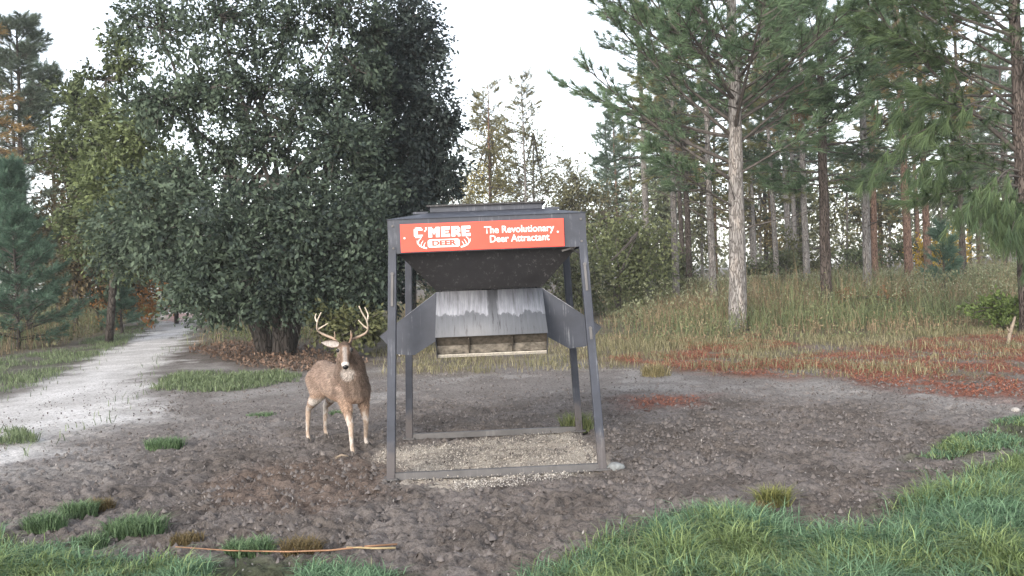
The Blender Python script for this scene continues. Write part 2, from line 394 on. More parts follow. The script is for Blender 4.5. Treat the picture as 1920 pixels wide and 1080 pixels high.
# ------------------------------------------------------------------ foliage primitives
def unit(v): return v/(np.linalg.norm(v, axis=-1, keepdims=True)+1e-9)
def rdir(n): return unit(rng.normal(size=(n, 3)))
def leaves(P, size, aspect, c0, c1, tint=None, flat=.35, aim=None):
    n = len(P); d = rdir(n); d[:, 2] -= .15; d = unit(d if aim is None else d*.75+aim)
    nn = rdir(n); nn[:, 2] += flat*2; s = unit(np.cross(d, nn)); u = np.cross(s, d)
    L = size*(.65+.7*rng.random((n, 1))); w = L*aspect*.5
    V = np.stack([P, P+d*L*.5+s*w+u*L*.06, P+d*L, P+d*L*.5-s*w+u*L*.06], 1).reshape(-1, 3)
    F = np.arange(4*n).reshape(n, 4)
    k = np.clip((rng.random(n)*.55+(rng.random(n) if tint is None else tint)*.6), 0, 1)[:, None]
    c = (np.array(c0)*(1-k)+np.array(c1)*k)*(.8+.4*rng.random((n, 1)))
    return V, F, np.repeat(c, 4, 0)
def needles(P, D, n, L, w, c0, c1, spread=.75, droop=.12):
    m = len(P); Q = np.repeat(P, n, 0); D = np.repeat(D, n, 0)
    d = unit(D+rdir(m*n)*spread*(.5+.8*rng.random((m*n, 1)))); d[:, 2] -= droop
    Q = Q-D*(rng.random((m*n, 1))*.16)
    LL = L*(.75+.45*rng.random((m*n, 1))); s = unit(np.cross(d, rdir(m*n)))*w*.5
    V = np.stack([Q-s, Q+s, Q+d*LL], 1).reshape(-1, 3); F = np.arange(3*m*n).reshape(-1, 3)
    k = np.clip(np.repeat(rng.random(m), n)*.7+rng.random(m*n)*.45, 0, 1)[:, None]
    c = (np.array(c0)*(1-k)+np.array(c1)*k)*(.8+.4*rng.random((m*n, 1)))
    return V, F, np.repeat(c, 3, 0)
def blades(P, h, w, lean, c0, c1, seg=2, ctip=None):
    n = len(P); a = rng.random(n)*2*math.pi; h = np.broadcast_to(h, (n,))*(.6+.7*rng.random(n))
    dx = np.stack([np.cos(a), np.sin(a), 0*a], 1); b = a+math.pi/2+rng.normal(size=n)*.5; sx = np.stack([np.cos(b), np.sin(b), 0*b], 1)
    l = lean*(.3+1.1*rng.random(n)); up = np.array([0, 0, 1.0]); w = np.broadcast_to(w, (n,))
    mid = P+dx*(l*h*.35)[:, None]+up*(h*.62)[:, None]; tip = P+dx*(l*h)[:, None]+up*(h*(1-.28*l))[:, None]
    hw = (sx*w[:, None]*.5)
    V = np.stack([P-hw, P+hw, mid+hw*.8, mid-hw*.8, tip], 1).reshape(-1, 3)
    i = np.arange(n)[:, None]*5
    F = np.concatenate([i+[0, 1, 2], i+[0, 2, 3], i+[3, 2, 4]], 0)
    k = rng.random((n, 1)); c = (np.array(c0)*(1-k)+np.array(c1)*k)*(.75+.5*rng.random((n, 1)))
    cc = np.repeat(c, 5, 0)
    return V, F, cc
def cat(parts):
    V, F, c, o = [], [], [], 0
    for v, f, k in parts:
        V.append(v); F.append(f+o); c.append(k); o += len(v)
    return np.vstack(V), np.vstack(F), np.vstack(c)
def scatter(poly, n, wobble=.4):
    p = np.asarray(poly)[:, :2]; lo, hi = p.min(0), p.max(0); lo[1] = max(lo[1], 3.2)
    q = lo+(hi-lo)*rng.random((n, 2))
    s = sdist(poly, q[:, 0]+(fbm(q[:, 0]*1.7, q[:, 1]*1.7)-.5)*wobble, q[:, 1]+(fbm(q[:, 0]*1.7+50, q[:, 1]*1.7+9)-.5)*wobble)
    ok = s > 0
    return np.column_stack([q[ok], np.full(ok.sum(), -.015)]), s[ok]

# ------------------------------------------------------------------ trees
def curve_pts(a, d0, L, bend, n=6, wig=.04):
    P = [np.array(a, float)]; d = np.array(d0, float)
    for i in range(n-1):
        P.append(P[-1]+d*L/(n-1)); d = d+np.array([0, 0, bend/(n-1)])+rng.normal(size=3)*wig; d /= np.linalg.norm(d)
    return np.array(P)
class Pine:
    def __init__(s, H, r, lean=(0, 0), sides=12):
        s.H = H; s.r = r; n = max(8, int(H*2)); z = np.linspace(-.15, H, n)
        sway = np.cumsum(rng.normal(size=(n, 2))*.012, 0); sway -= sway[0]
        s.T = np.column_stack([lean[0]*z+sway[:, 0], lean[1]*z+sway[:, 1], z])
        s.rad = r*(1-z/H*.9)**.75*np.where(z < .5, 1+.25*(1-np.clip(z, 0, .5)/.5)**2, 1); s.rad = np.maximum(s.rad, .012)
        s.trunk = MB(); s.trunk.add(*tube(s.T, s.rad, sides, jitter=.08)); s.br = MB(); s.limbs = []; s.P = []; s.D = []
    def at(s, z):
        return np.array([np.interp(z, s.T[:, 2], s.T[:, 0]), np.interp(z, s.T[:, 2], s.T[:, 1]), z])
    def branch(s, z, az, L, el, bend=.25, r=None, tufts=True, t0=.45, sub=7, start=None, dens=1.0, limb=False):
        p = s.at(z) if start is None else start; d = np.array([math.cos(az)*math.cos(el), math.sin(az)*math.cos(el), math.sin(el)])
        P = curve_pts(p, d, L, bend, 7); r = r or max(.014, .011*L+.008)
        
        if limb: mb = MB(); mb.add(*tube(P, np.linspace(r, .008, 7), 8)); s.limbs.append(mb)
        else: s.br.add(*tube(P, np.linspace(r, .006, 7), 5, cap=False))
        if not tufts: return P
        T = np.gradient(P, axis=0); T = unit(T)
        for k in range(sub):
            t = t0+(1-t0)*(k+rng.random())/sub; f = t*6; i = min(int(f), 5); q = P[i]+(P[i+1]-P[i])*(f-i)
            side = (1 if k % 2 else -1); ax = np.array([-math.sin(az), math.cos(az), 0])*side
            d2 = unit(T[i]*.8+ax*(.55+.4*rng.random())+np.array([0, 0, rng.normal()*.25]))
            l2 = L*.30*(1.15-t)+.25*rng.random()+.15; m_ = 4; Q = curve_pts(q, d2, l2, .3, m_)
            s.br.add(*tube(Q, np.linspace(max(.006, r*.4), .004, m_), 3, cap=False))
            TQ = unit(np.gradient(Q, axis=0))
            for j in (1, 2, 3):
                if rng.random() < (.55, .8, 1)[j-1]*dens: s.P.append(Q[j]); s.D.append(TQ[j])
        s.P.append(P[-1]); s.D.append(T[-1]); s.P.append(P[-2]); s.D.append(T[-2])
        return P
    def crown(s, z0, z1, n, L0, L1, el=(.2, .7), **kw):
        for i in range(n):
            t = (i+rng.random())/n; z = z0+(z1-z0)*t
            s.branch(z, rng.random()*2*math.pi, (L0+(L1-L0)*t)*(.75+.5*rng.random()), el[0]+(el[1]-el[0])*t+rng.normal()*.12, **kw)
    def stubs(s, z0, z1, n, L=(.3, 1.2)):
        for i in range(n):
            z = z0+(z1-z0)*rng.random(); s.branch(z, rng.random()*2*math.pi, L[0]+(L[1]-L[0])*rng.random(), rng.normal()*.3+.1, tufts=False, r=.018, bend=-.1)
    def meshes(s, nn, L, w, c0, c1, spread=.75, droop=.12):
        out = {'trunk': s.trunk.mesh('trunk', True)}
        if s.br.n: out['branches'] = s.br.mesh('branches')
        for i, lb in enumerate(s.limbs): out['limb%d' % i] = lb.mesh('limb', True)
        V, F, c = needles(np.array(s.P), np.array(s.D), nn, L, w, c0, c1, spread, droop)
        out['crown'] = mesh_np('crown', V, F, c); return out
def plant(name, ms, loc, label, cat_, group=None, barkm=None, rz=0, sc=1):
    e = empty(name, loc, label, cat_, group); e.rotation_euler = (0, 0, rz); e.scale = (sc, sc, sc)
    for k, me in ms.items():
        k = k.rstrip('0123456789'); mat = {'trunk': barkm or M_bark, 'branches': M_twig, 'crown': M_needle, 'limb': M_twig}[k]
        o = obj(k, me, None, e)
        if k in ('branches', 'crown'): o['kind'] = 'stuff'
        if len(me.materials) == 0: me.materials.append(mat)
    return e
def base_at(px, py, Y):
    p = At(px, py, Y); # foot of the trunk seen at (px,py), in the upright through that point
    return np.array([p[0], Y, hgt(p[0], Y)])
PN0, PN1 = (.055, .098, .06), (.19, .275, .155)

# --- the big pine in the middle of the right half
p0 = base_at(1382, 603, 24)
P = Pine(13.5, .25, lean=(.012, 0), sides=18)
W_, E_ = math.pi, 0.0
for z, az, L, el in [(4.0, W_+.15, 5.2, .62), (4.5, W_-.35, 5.6, .5), (3.3, W_+.5, 3.3, .45), (5.2, W_+.1, 5.4, .72), (5.0, E_+.3, 3.9, .62), (4.2, E_-.5, 3.6, .45), (5.8, E_+.1, 4.2, .65),
                     (5.6, W_-.6, 5.0, .7), (6.2, W_+.25, 4.8, .62), (6.6, 1.7, 4.0, .6), (6.0, -1.4, 3.6, .6), (7.0, W_-.1, 4.6, .6), (7.2, E_-.2, 4.0, .6)]:
    P.branch(z, az, L, el, .12, t0=.22, sub=20, r=.0105*L, limb=True)
P.crown(5.0, 12.8, 50, 4.6, 1.0, (.35, .85), bend=.15, t0=.15, sub=16)
P.stubs(1.9, 4.4, 9, (.4, 1.9)); P.branch(2.75, E_+.1, 2.2, .18, tufts=False, r=.03); P.branch(2.7, W_-.2, 2.6, .4, tufts=False, r=.03)
P.branch(3.2, W_-.5, 2.9, .3, tufts=False, r=.028)
plant('pine_tree', P.meshes(44, .30, .016, PN0, PN1, .75, .06), p0, 'large grey barked pine with long upswept limbs at the edge of the clearing', 'pine tree')

# --- second pine, dark trunk with a low level bough
p0 = base_at(1550, 566, 28)
P = Pine(14, .185, lean=(.01, 0), sides=14)
for s_ in (0, 1, 2, 3, 4, 5, 6, 7):
    P.branch(3.9+.1*s_, (W_ if s_ % 2 else E_)+rng.normal()*.5, 1.7+.3*rng.random(), .05, .1, t0=.15, sub=9)
P.stubs(2, 6, 7, (.4, 1.4)); P.crown(5.2, 13.4, 48, 3.2, .9, (.15, .8), t0=.2, sub=13)
ms = P.meshes(36, .29, .018, PN0, PN1)
e = plant('pine_tree', ms, p0, 'dark trunked pine with a dense level bough, right of the large grey pine', 'pine tree', barkm=M_bark_dark)
dn = np.array([-.65, -.2, 6.7])+rng.normal(size=(70, 3))*np.array([.22, .2, .42]); dd = np.tile([0, 0, -1.0], (70, 1))
V, F, c = needles(dn, dd, 26, .26, .011, (.20, .085, .045), (.34, .16, .09), .55)  # rust of dead needles, which also supplies warm sunlight as colour
tag(obj('dead_bough', mesh_np('dead_bough', V, F, c), M_needle, e), 'bough of dead rust brown needles', kind='stuff')

# --- pine at the right edge with heavy low boughs
p0 = base_at(1928, 545, 20)
P = Pine(13, .19, lean=(-.012, 0), sides=16)
for z, az, L, el, b_ in [(4.0, W_-.1, 5.6, .80, .1), (3.4, W_+.35, 2.3, .45, -.7), (3.1, W_+.1, 2.7, .30, -.6), (3.7, W_-.3, 2.6, .5, -.3), (2.8, W_+.6, 1.2, .2, -.8), (5.0, W_+.2, 3.5, .6, 0), (5.4, W_-.2, 3.6, .5, 0),
                         (6.0, W_+.1, 3.5, .5, .1), (2.6, W_+.9, 1.0, .1, -.9), (4.4, W_+.4, 3.0, .35, -.1), (6.5, W_-.3, 3.6, .5, 0), (7.0, W_+.3, 3.4, .6, 0)]:
    P.branch(z, az, L, el, b_, t0=.22, sub=16, r=.0105*L, limb=True)
P.crown(5.2, 12.5, 34, 3.6, 1.0, (.3, .8), t0=.2, sub=14)
P.stubs(2.4, 6, 6, (.5, 1.6))
for px, py, Y_, z0 in [(1745, 335, 19.6, 3.9), (1722, 350, 20.2, 3.8), (1815, 400, 19, 3.5), (1800, 425, 19.4, 3.3), (1850, 380, 19.2, 3.6), (1895, 455, 18.8, 2.9), (1905, 480, 19, 2.8), (1870, 435, 19.1, 3.1), (1700, 260, 20, 4.6), (1660, 230, 20.3, 4.9), (1780, 220, 19.3, 4.9), (1640, 330, 20.8, 4.2)]:
    q1 = At(px, py, Y_)-p0; q0 = P.at(z0); tt = np.linspace(0, 1, 7)[:, None]; Q = q0+(q1-q0)*tt; Q[:, 2] += .35*np.sin(tt[:, 0]*math.pi)
    mb = MB(); mb.add(*tube(Q, np.linspace(.03, .008, 7), 6)); P.limbs.append(mb); TQ = unit(np.gradient(Q, axis=0))
    for j in range(15):
        w_ = rng.random()**.5; P.P.append(q0+(Q[-1]-q0)*1.0+rng.normal(size=3)*np.array([.22, .22, .16])-(Q[-1]-Q[-3])*(1-w_)); P.D.append(unit(TQ[-1]*.7+np.array([0, 0, -.7])+rng.normal(size=3)*.3))
plant('pine_tree', P.meshes(46, .34, .014, (.045, .08, .045), (.13, .185, .085), .6, .28), p0, 'pine at the right edge with long drooping needle sprays', 'pine tree', barkm=M_bark_dark)

# --- stock pines, copied with shared meshes
stock = []
for k in range(4):
    P = Pine(15+k, .155+.012*k, lean=(rng.normal()*.008, rng.normal()*.008), sides=9)
    P.stubs(2, 6.5, 7, (.4, 1.5)); P.crown(4.6+.9*k, 15+k-.4, 46, 2.8, .8, (-.05, .7), t0=.25, sub=9, dens=.9)
    stock.append(P.meshes(20, .31, .026, [(.06, .09, .06), (.095, .105, .05), (.055, .085, .065), (.14, .095, .045)][k], [(.15, .205, .125), (.27, .265, .12), (.14, .20, .14), (.36, .25, .11)][k]))  # the yellowish and rusty variants have warm sunlight painted into their needles
thin = []
for k in range(3):
    P = Pine(13.5+k, .12, lean=(rng.normal()*.01, 0), sides=7)
    P.stubs(2, 9, 16, (.5, 1.8)); P.crown(3.2, 13+k, 60, 3.3, .8, (.1, .6), t0=.25, sub=8, dens=.7)
    thin.append(P.meshes(15, .30, .024, (.08, .085, .045), (.27, .25, .12)))  # yellowish needle colour includes the warm light on these pines
def copies(src, mat):
    out = {}
    for k, me in src.items():
        m2 = me.copy() if k == 'trunk' else me
        out[k] = m2
    return out
variants = {}
def stock_mesh(k, bm):
    key = (k, bm.name)
    if key not in variants:
        src = dict(stock[k]); src['trunk'] = src['trunk'].copy(); src['trunk'].materials.clear(); variants[key] = src
    return variants[key]
named = [(1626, 543, 32, 0, M_bark, 1.05, .4, 'straight pine with furrowed trunk, second trunk right of the large grey pine'),
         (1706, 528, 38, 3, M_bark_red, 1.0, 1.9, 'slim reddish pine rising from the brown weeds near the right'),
         (1216, 515, 40, 2, M_bark, 1.0, 2.2, 'pale slender pine nearest the right side of the feeder'),
         (1266, 518, 38, 1, M_bark, 1.0, .9, 'pale mottled pine, second trunk to the right of the feeder'),
         (1292, 518, 43, 2, M_bark_dark, .95, 3.0, 'thin dark pine just behind the pale mottled trunk'),
         (1337, 532, 34, 0, M_bark, 1.0, 4.4, 'leaning grey pine close to the left of the large grey pine'),
         (1456, 505, 44, 1, M_bark, .9, 5.1, 'thin straight pine midway between large grey pine and dark trunked pine'),
         (1514, 515, 42, 2, M_bark, 1.0, .2, 'grey pine just left of the dark trunked pine'),
         (1640, 518, 42, 1, M_bark_red, 1.0, 1.2, 'slim pine with sunlight put into its red trunk colour, behind the furrowed one'),
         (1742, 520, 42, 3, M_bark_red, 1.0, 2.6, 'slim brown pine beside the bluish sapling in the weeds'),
         (1808, 520, 38, 0, M_bark_dark, .95, 3.3, 'dark slender pine beside the yellow leaved shrub')]
for px, py, Y, k, bm, s_, rz, lab in named:
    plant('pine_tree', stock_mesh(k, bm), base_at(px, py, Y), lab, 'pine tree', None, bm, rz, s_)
short = sorted([(1382, 'the large grey pine'), (1550, 'the dark trunked pine'), (1626, 'the furrowed pine'), (1706, 'the slim reddish pine'), (1216, 'the pale slender pine'), (1266, 'the pale mottled pine'),
                (1337, 'the leaning grey pine'), (1456, 'the thin straight pine'), (1808, 'the dark slender pine'), (1130, 'the feeder'), (1742, 'the slim brown pine')])
order = ['first', 'second', 'third', 'fourth', 'fifth', 'sixth', 'seventh', 'eighth', 'ninth', 'tenth', 'eleventh', 'twelfth', 'thirteenth', 'fourteenth', 'fifteenth', 'sixteenth', 'seventeenth', 'eighteenth']; seen_ = {}
for i, px in enumerate(np.sort(1140+rng.random(44)*860)):
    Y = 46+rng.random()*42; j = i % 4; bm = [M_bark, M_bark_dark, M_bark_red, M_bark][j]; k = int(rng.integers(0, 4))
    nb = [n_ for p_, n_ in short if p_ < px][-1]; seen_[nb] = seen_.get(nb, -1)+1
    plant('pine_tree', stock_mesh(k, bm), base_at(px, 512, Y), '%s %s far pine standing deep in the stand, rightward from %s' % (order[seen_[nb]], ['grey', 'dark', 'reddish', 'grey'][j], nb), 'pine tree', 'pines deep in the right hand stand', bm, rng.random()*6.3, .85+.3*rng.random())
# left side and centre
variants.clear()
for px, py, Y, k, bm, s_, rz, l_ in [(40, 590, 40, 0, M_bark_dark, .86, 1.0, 'tall pine behind the young pine at the left edge'), (112, 585, 46, 2, M_bark_dark, .82, 2.0, 'pine with sparse limbs just right of the tall left edge pine'),
                                (206, 582, 44, 1, M_bark_dark, .70, .5, 'dark trunked pine beside the track, behind the blue green sapling'), (-60, 590, 34, 3, M_bark_dark, .9, 4.0, 'pine half cut off by the left frame edge')]:
    plant('pine_tree', stock_mesh(k, bm), base_at(px, py, Y), l_, 'pine tree', None, bm, rz, s_)
for px, Y, k, s_, l_ in [(922, 50, 0, .93, 'thin yellowish pine above the feeder roof'), (988, 48, 1, .86, 'thin bare stemmed pine right of the yellowish one above the feeder'), (852, 46, 2, .62, 'short spindly pine between the dark evergreen and the yellowish pine'), (1068, 52, 2, .55, 'short spindly pine right above the end of the feeder roof')]:
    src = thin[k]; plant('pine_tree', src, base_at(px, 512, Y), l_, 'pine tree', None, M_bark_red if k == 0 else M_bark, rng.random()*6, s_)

P = Pine(13.4, .17, lean=(.005, 0), sides=9); P.stubs(2, 7, 12, (.6, 1.8)); P.crown(7.2, 13.2, 62, 2.4, 1.0, (.1, .7), t0=.15, sub=11); P.crown(4.5, 7.2, 14, 2.0, 2.0, (0, .2), t0=.4, sub=6, dens=.6)
plant('pine_tree', P.meshes(26, .3, .024, (.075, .10, .075), (.19, .235, .17)), base_at(52, 560, 38), 'tallest full crowned pine in the upper left corner', 'pine tree', None, M_bark_dark)
# young full pine at the left edge and the blue-green sapling
def young(H, Rr, n, nn, L):
    P = Pine(H, .06, sides=7); P.crown(.25, H-.1, n, Rr, .2, (.15, .8), t0=.2, sub=9, bend=.3); return P.meshes(nn, L, .013, (.06, .115, .085), (.15, .24, .17), .8, .05)
yp = young(6.0, 2.0, 120, 30, .24)
plant('young_pine', yp, base_at(35, 640, 29), 'bushy young pine with blue green needles at the left edge', 'pine tree', None, M_twig)
sp = young(2.3, .7, 34, 24, .18)
plant('pine_sapling', sp, base_at(228, 590, 36), 'small blue green pine sapling beside the left of the track', 'pine sapling', None, M_twig, 1.1)
sp2 = young(2.9, .8, 34, 20, .2)
plant('pine_sapling', sp2, base_at(1768, 545, 33), 'bluish pine sapling standing in the tall weeds at right', 'pine sapling', None, M_twig, 2.1)

# --- broadleaf trees
def broadleaf(name, base, trunks, lobes, lsize, c0, c1, label, cat_, barkm=M_bark_oak, twigs=True, aspect=.5, group=None, spread=.17, per=34):
    e = empty(name, base, label, cat_, group); base = np.asarray(base, float)
    for tb in trunks: T = MB(); T.add(*tube(tb[0], tb[1], 10, jitter=.12)); obj('stem' if cat_ == 'shrub' else 'trunk', T.mesh('trunk', True), barkm, e)
    B = MB(); parts = []
    for (c, r, n, tint) in lobes:
        c = np.asarray(c, float)-base; r = np.broadcast_to(np.asarray(r, float), (3,))
        m_ = max(3, n//per); d = rdir(m_); rad = (rng.random((m_, 1)))**.5
        wobble = 1+.28*(fbm(d[:, 0]*2.5+c[0]+9, d[:, 2]*2.5+c[2]+d[:, 1])-.5)[:, None]*2
        Q = c+d*rad*r*wobble
        tc = np.clip(tint+rng.normal(size=m_)*.26, 0, 1)
        k_ = min(1, r.mean()); dd = unit(d*.8+rdir(m_)*.8+np.array([0, 0, -.1])); dp = np.repeat(dd, per, 0)
        Pn = np.repeat(Q, per, 0)+dp*((rng.random((m_*per, 1))-.6)*spread*4.2*k_)+rng.normal(size=(m_*per, 3))*spread*.55*k_
        parts.append(leaves(Pn, lsize, aspect, c0, c1, np.repeat(tc, per), aim=dp))
        if twigs:
            if trunks:
                tp = trunks[int(rng.integers(len(trunks)))][0]; s0 = tp[-1] if rng.random() < .6 else tp[-2]
                mid = (s0+c)/2+rng.normal(size=3)*.25; mid[2] -= .1
                tt = np.linspace(0, 1, 6)[:, None]; PP = (1-tt)**2*s0+2*tt*(1-tt)*mid+tt**2*c
                B.add(*tube(PP, np.linspace(.07, .02, 6), 5, cap=False))
            for q in Q[::max(1, m_//26)]:
                mid = (c+q)/2+rng.normal(size=3)*.12; tt = np.linspace(0, 1, 4)[:, None]
                B.add(*tube((1-tt)**2*c+2*tt*(1-tt)*mid+tt**2*q, np.linspace(.02, .006, 4), 3, cap=False))
    if B.n: tag(obj('branches', B.mesh('branches'), M_twig, e), kind='stuff')
    V, F, c = cat(parts); tag(obj('crown', mesh_np('crown', V, F, c), M_leaf, e), kind='stuff')
    return e
def lob(px, py, rp, Y, n, tint=.4, dr=1.0):
    s = F_PX/Y; n = int(n*((.6 if py < 210 else .7 if py < 300 else .75 if py < 380 else .85))); rp = rp*(.86 if py < 380 else 1); return (At(px, py, Y), (rp/s, rp/s*dr, rp/s), n, tint)
OB = base_at(515, 655, 22.5)
def tr(px0, px1, py1, Y, r0, r1, mx=0):
    a = base_at(px0, 650, Y)-OB; b_ = At(px1, py1, Y)-OB; tt = np.linspace(0, 1, 7)[:, None]
    P = a+(b_-a)*tt; P[:, 0] += mx*np.sin(tt[:, 0]*math.pi); P[0, 2] = -.15
    return (P, np.linspace(r0*1.15, r1, 7))
trunks = [tr(532, 520, 330, 22.4, .26, .15), tr(506, 430, 300, 22.7, .17, .12, -.1), tr(493, 400, 420, 22.9, .09, .07), tr(538, 620, 260, 22.8, .15, .10, .15)]
lobes = [lob(300, 50, 95, 22.5, 4000, .45), lob(410, 30, 120, 22, 4800, .4), lob(540, 50, 115, 22.5, 5000, .35), lob(645, 20, 85, 22.5, 3600, .3), lob(385, 170, 95, 22, 5000, .5), lob(480, 170, 95, 22.5, 4200, .35),
         lob(590, 190, 95, 22, 5200, .25), lob(665, 130, 60, 22, 2800, .25), lob(300, 190, 75, 21.5, 3600, .6), lob(420, 290, 85, 22.5, 3200, .4), lob(640, 270, 85, 21.5, 5200, .2), lob(500, 260, 70, 22, 2500, .35),
         lob(310, 420, 110, 21.5, 7500, .5), lob(430, 440, 110, 21, 8500, .4), lob(560, 440, 105, 21, 8500, .25), lob(670, 430, 100, 21, 8500, .15), lob(380, 520, 80, 21, 5500, .4), lob(490, 520, 85, 21, 6000, .3),
         lob(600, 520, 80, 21, 6000, .2), lob(680, 520, 65, 21, 4500, .15), lob(330, 330, 60, 22, 2500, .45), lob(230, 470, 70, 22.5, 3600, .35), lob(430, 565, 50, 20.8, 2400, .4), lob(495, 562, 34, 20.6, 1300, .3), lob(640, 568, 45, 20.8, 2000, .2), lob(575, 560, 38, 20.8, 1500, .25), lob(700, 150, 60, 23, 4200, .2), lob(690, 250, 70, 23, 4200, .15), lob(700, 340, 70, 23, 4200, .15), lob(700, 60, 50, 23, 2200, .2), lob(560, 330, 60, 22.5, 2200, .3)]
OC0, OC1 = (.019, .029, .029), (.105, .142, .095)
lobes = [(c_, r_, n_, min(1, t_+.28) if c_[0] < At(430, 300, 22)[0] else t_) for c_, r_, n_, t_ in lobes]
oak = broadleaf('oak_tree', OB, trunks, lobes, .135, OC0, OC1, 'broad dark oak with clustered trunks standing behind the deer', 'oak tree')
TW = MB()
for i in range(60):
    px = 395+rng.random()*210; py = 520+rng.random()*60; a = At(px, py, 20.9+rng.random())-OB
    d = rdir(1)[0]; d[2] = -abs(d[2])*.8; TW.add(*tube(curve_pts(a, unit(d), .5+.6*rng.random(), -.4, 5, .12), np.linspace(.011, .004, 5), 3, cap=False))
tag(obj('hanging_twigs', TW.mesh('hanging_twigs'), flat('pale_twig', (.20, .19, .18), .9), oak), kind='stuff')
LB = base_at(203, 640, 30)
def seg(b, px, py, Y, r0, r1):
    tt = np.linspace(0, 1, 6)[:, None]; e_ = At(px, py, Y)-b; return (np.array([0, 0, -.15])+(e_+[0, 0, .15])*tt, np.linspace(r0, r1, 6))
broadleaf('oak_tree', LB, [seg(LB, 225, 330, 29, .14, .08)], [lob(255, 240, 80, 26, 4500, .75), lob(225, 330, 90, 26, 6000, .85), lob(300, 330, 80, 26, 5000, .8), lob(200, 150, 55, 27, 1500, .3), lob(180, 230, 60, 28, 2600, .2), lob(260, 440, 100, 27, 5200, .45), lob(180, 430, 75, 28, 3600, .4), lob(215, 70, 40, 27, 900, .35), lob(240, 120, 55, 27, 1500, .4), lob(140, 190, 55, 30, 2600, .3), lob(120, 280, 60, 30, 2600, .25), lob(165, 340, 65, 30, 3000, .45), lob(190, 280, 50, 29, 1800, .4)],
          .15, (.032, .045, .026), (.15, .185, .08), 'lighter olive green oak left of the broad dark one', 'oak tree')
EB = base_at(770, 640, 25)
broadleaf('evergreen_tree', EB, [seg(EB, 775, 200, 25, .16, .08)], [lob(760, 30, 80, 25, 4500, .2), lob(790, 100, 70, 25, 4500, .15), lob(790, 190, 85, 24.5, 6500, .12), lob(740, 280, 85, 24.5, 7500, .15), lob(810, 280, 65, 25, 4200, .2), lob(730, 170, 70, 24.5, 5500, .15), lob(830, 330, 55, 25, 3200, .2), lob(740, 80, 60, 25, 4000, .15), lob(730, 370, 95, 24, 7500, .15), lob(800, 370, 55, 25, 2600, .25), lob(850, 230, 35, 25, 700, .3), lob(760, 460, 85, 24, 5500, .15), lob(725, 540, 50, 24, 2500, .2)],
          .14, (.018, .026, .03), (.082, .108, .092), 'dark narrow evergreen right of the broad oak, behind the feeder', 'evergreen tree')
# left back trees
for px, Y, H, lobs, l_, c0, c1 in [
    (140, 38, 6, [(150, 330, 60), (110, 440, 70), (190, 400, 60), (150, 500, 60), (230, 520, 45)], 'brown tinged broadleaf tree at the far left of the track', (.035, .038, .026), (.15, .115, .06)),
    (330, 44, 6, [(340, 480, 50), (290, 500, 55), (400, 500, 50), (350, 530, 40)], 'dark broadleaf tree closing the end of the track', (.03, .04, .028), (.10, .125, .065)),
    (30, 40, 5, [(20, 450, 60), (90, 480, 60), (130, 530, 45)], 'brownish shrubby tree behind the young pine at left', (.04, .04, .026), (.14, .12, .06))]:
    b0 = base_at(px, 590, Y)
    broadleaf('broadleaf_tree', b0, [seg(b0, px, lobs[0][1], Y, .12, .06)], [lob(a, b_, r, Y+rng.normal(), 2800, .3+.4*rng.random()) for a, b_, r in lobs], .2, c0, c1, l_, 'tree', spread=.4)
# shrubs
def shrub(px, py, Y, w, h, n, c0, c1, label, name='shrub', ls=.12, group=None, tint=.5):
    b0 = base_at(px, py, Y); b0[2] = 0; L = []
    for i in range(4):
        L.append((b0+np.array([rng.normal()*w*.28, rng.normal()*w*.2, h*(.35+.4*rng.random())]), (w*.36, w*.36, h*.33), n//4, tint))
    stems = [(np.array([[0, 0, -.1], [rng.normal()*.1, 0, h*.25], [rng.normal()*w*.3, rng.normal()*w*.2, h*.7]]), np.array([.025, .02, .01])*max(1, h/2)) for _ in range(4)]
    return broadleaf(name, b0, stems, L, ls, c0, c1, label, 'shrub', M_twig, True, group=group, spread=.16*max(1, h/2))
shrub(640, 640, 20.5, 2.2, 1.5, 5200, (.035, .045, .02), (.14, .145, .065), 'olive yellow bush right behind the deer and its antlers')
shrub(1160, 560, 36, 4.2, 4.6, 9000, (.05, .065, .03), (.20, .225, .11), 'light green tall bush beside the right of the feeder', ls=.17)
shrub(1245, 540, 44, 3.5, 4.0, 4500, (.04, .05, .03), (.14, .16, .08), 'grey green bush behind the pale pine trunks', ls=.2)
shrub(1430, 530, 45, 3.0, 2.4, 2600, (.05, .065, .04), (.16, .18, .10), 'dark bush just right of the large grey pine', ls=.2)
shrub(1590, 540, 50, 3.6, 3.2, 2600, (.05, .07, .04), (.17, .2, .10), 'green bush behind the furrowed and dark trunks', ls=.2)
shrub(1775, 520, 46, 1.8, 3.4, 2400, (.32, .22, .04), (.55, .38, .07), 'bright yellow leaved shrub among the far right pines', ls=.18)  # yellow leaves, raised in colour to give a warm sunlit highlight
shrub(1510, 520, 52, 2.2, 3.8, 2400, (.05, .06, .03), (.15, .15, .07), 'olive bush between the dark trunked pine and its left neighbour', ls=.2)
shrub(1640, 600, 27, 1.6, .9, 1500, (.10, .065, .035), (.24, .13, .07), 'low rust brown bush in front of the furrowed pine', ls=.09)
shrub(1880, 610, 21, 1.6, 1.0, 2600, (.06, .09, .03), (.16, .22, .07), 'low fresh green bush at the right edge above the red straw', ls=.10)
shrub(385, 588, 44, 2.0, 1.2, 1300, (.25, .15, .03), (.42, .26, .06), 'golden bush at the right end of the track', ls=.16)
shrub(283, 588, 46, 2.0, 1.5, 1300, (.16, .16, .04), (.30, .27, .09), 'yellow green bush at the left end of the track', ls=.16)
shrub(190, 598, 40, 4.0, 3.0, 2600, (.18, .085, .03), (.42, .2, .06), 'bush under the trees left of the track, orange sunlight put into its leaves', ls=.2)  # glow of sun through the trees, painted as orange leaf colour
shrub(860, 560, 33, 3.0, 2.6, 4500, (.035, .045, .03), (.13, .15, .085), 'grey green bush seen between the feeder legs', ls=.14)
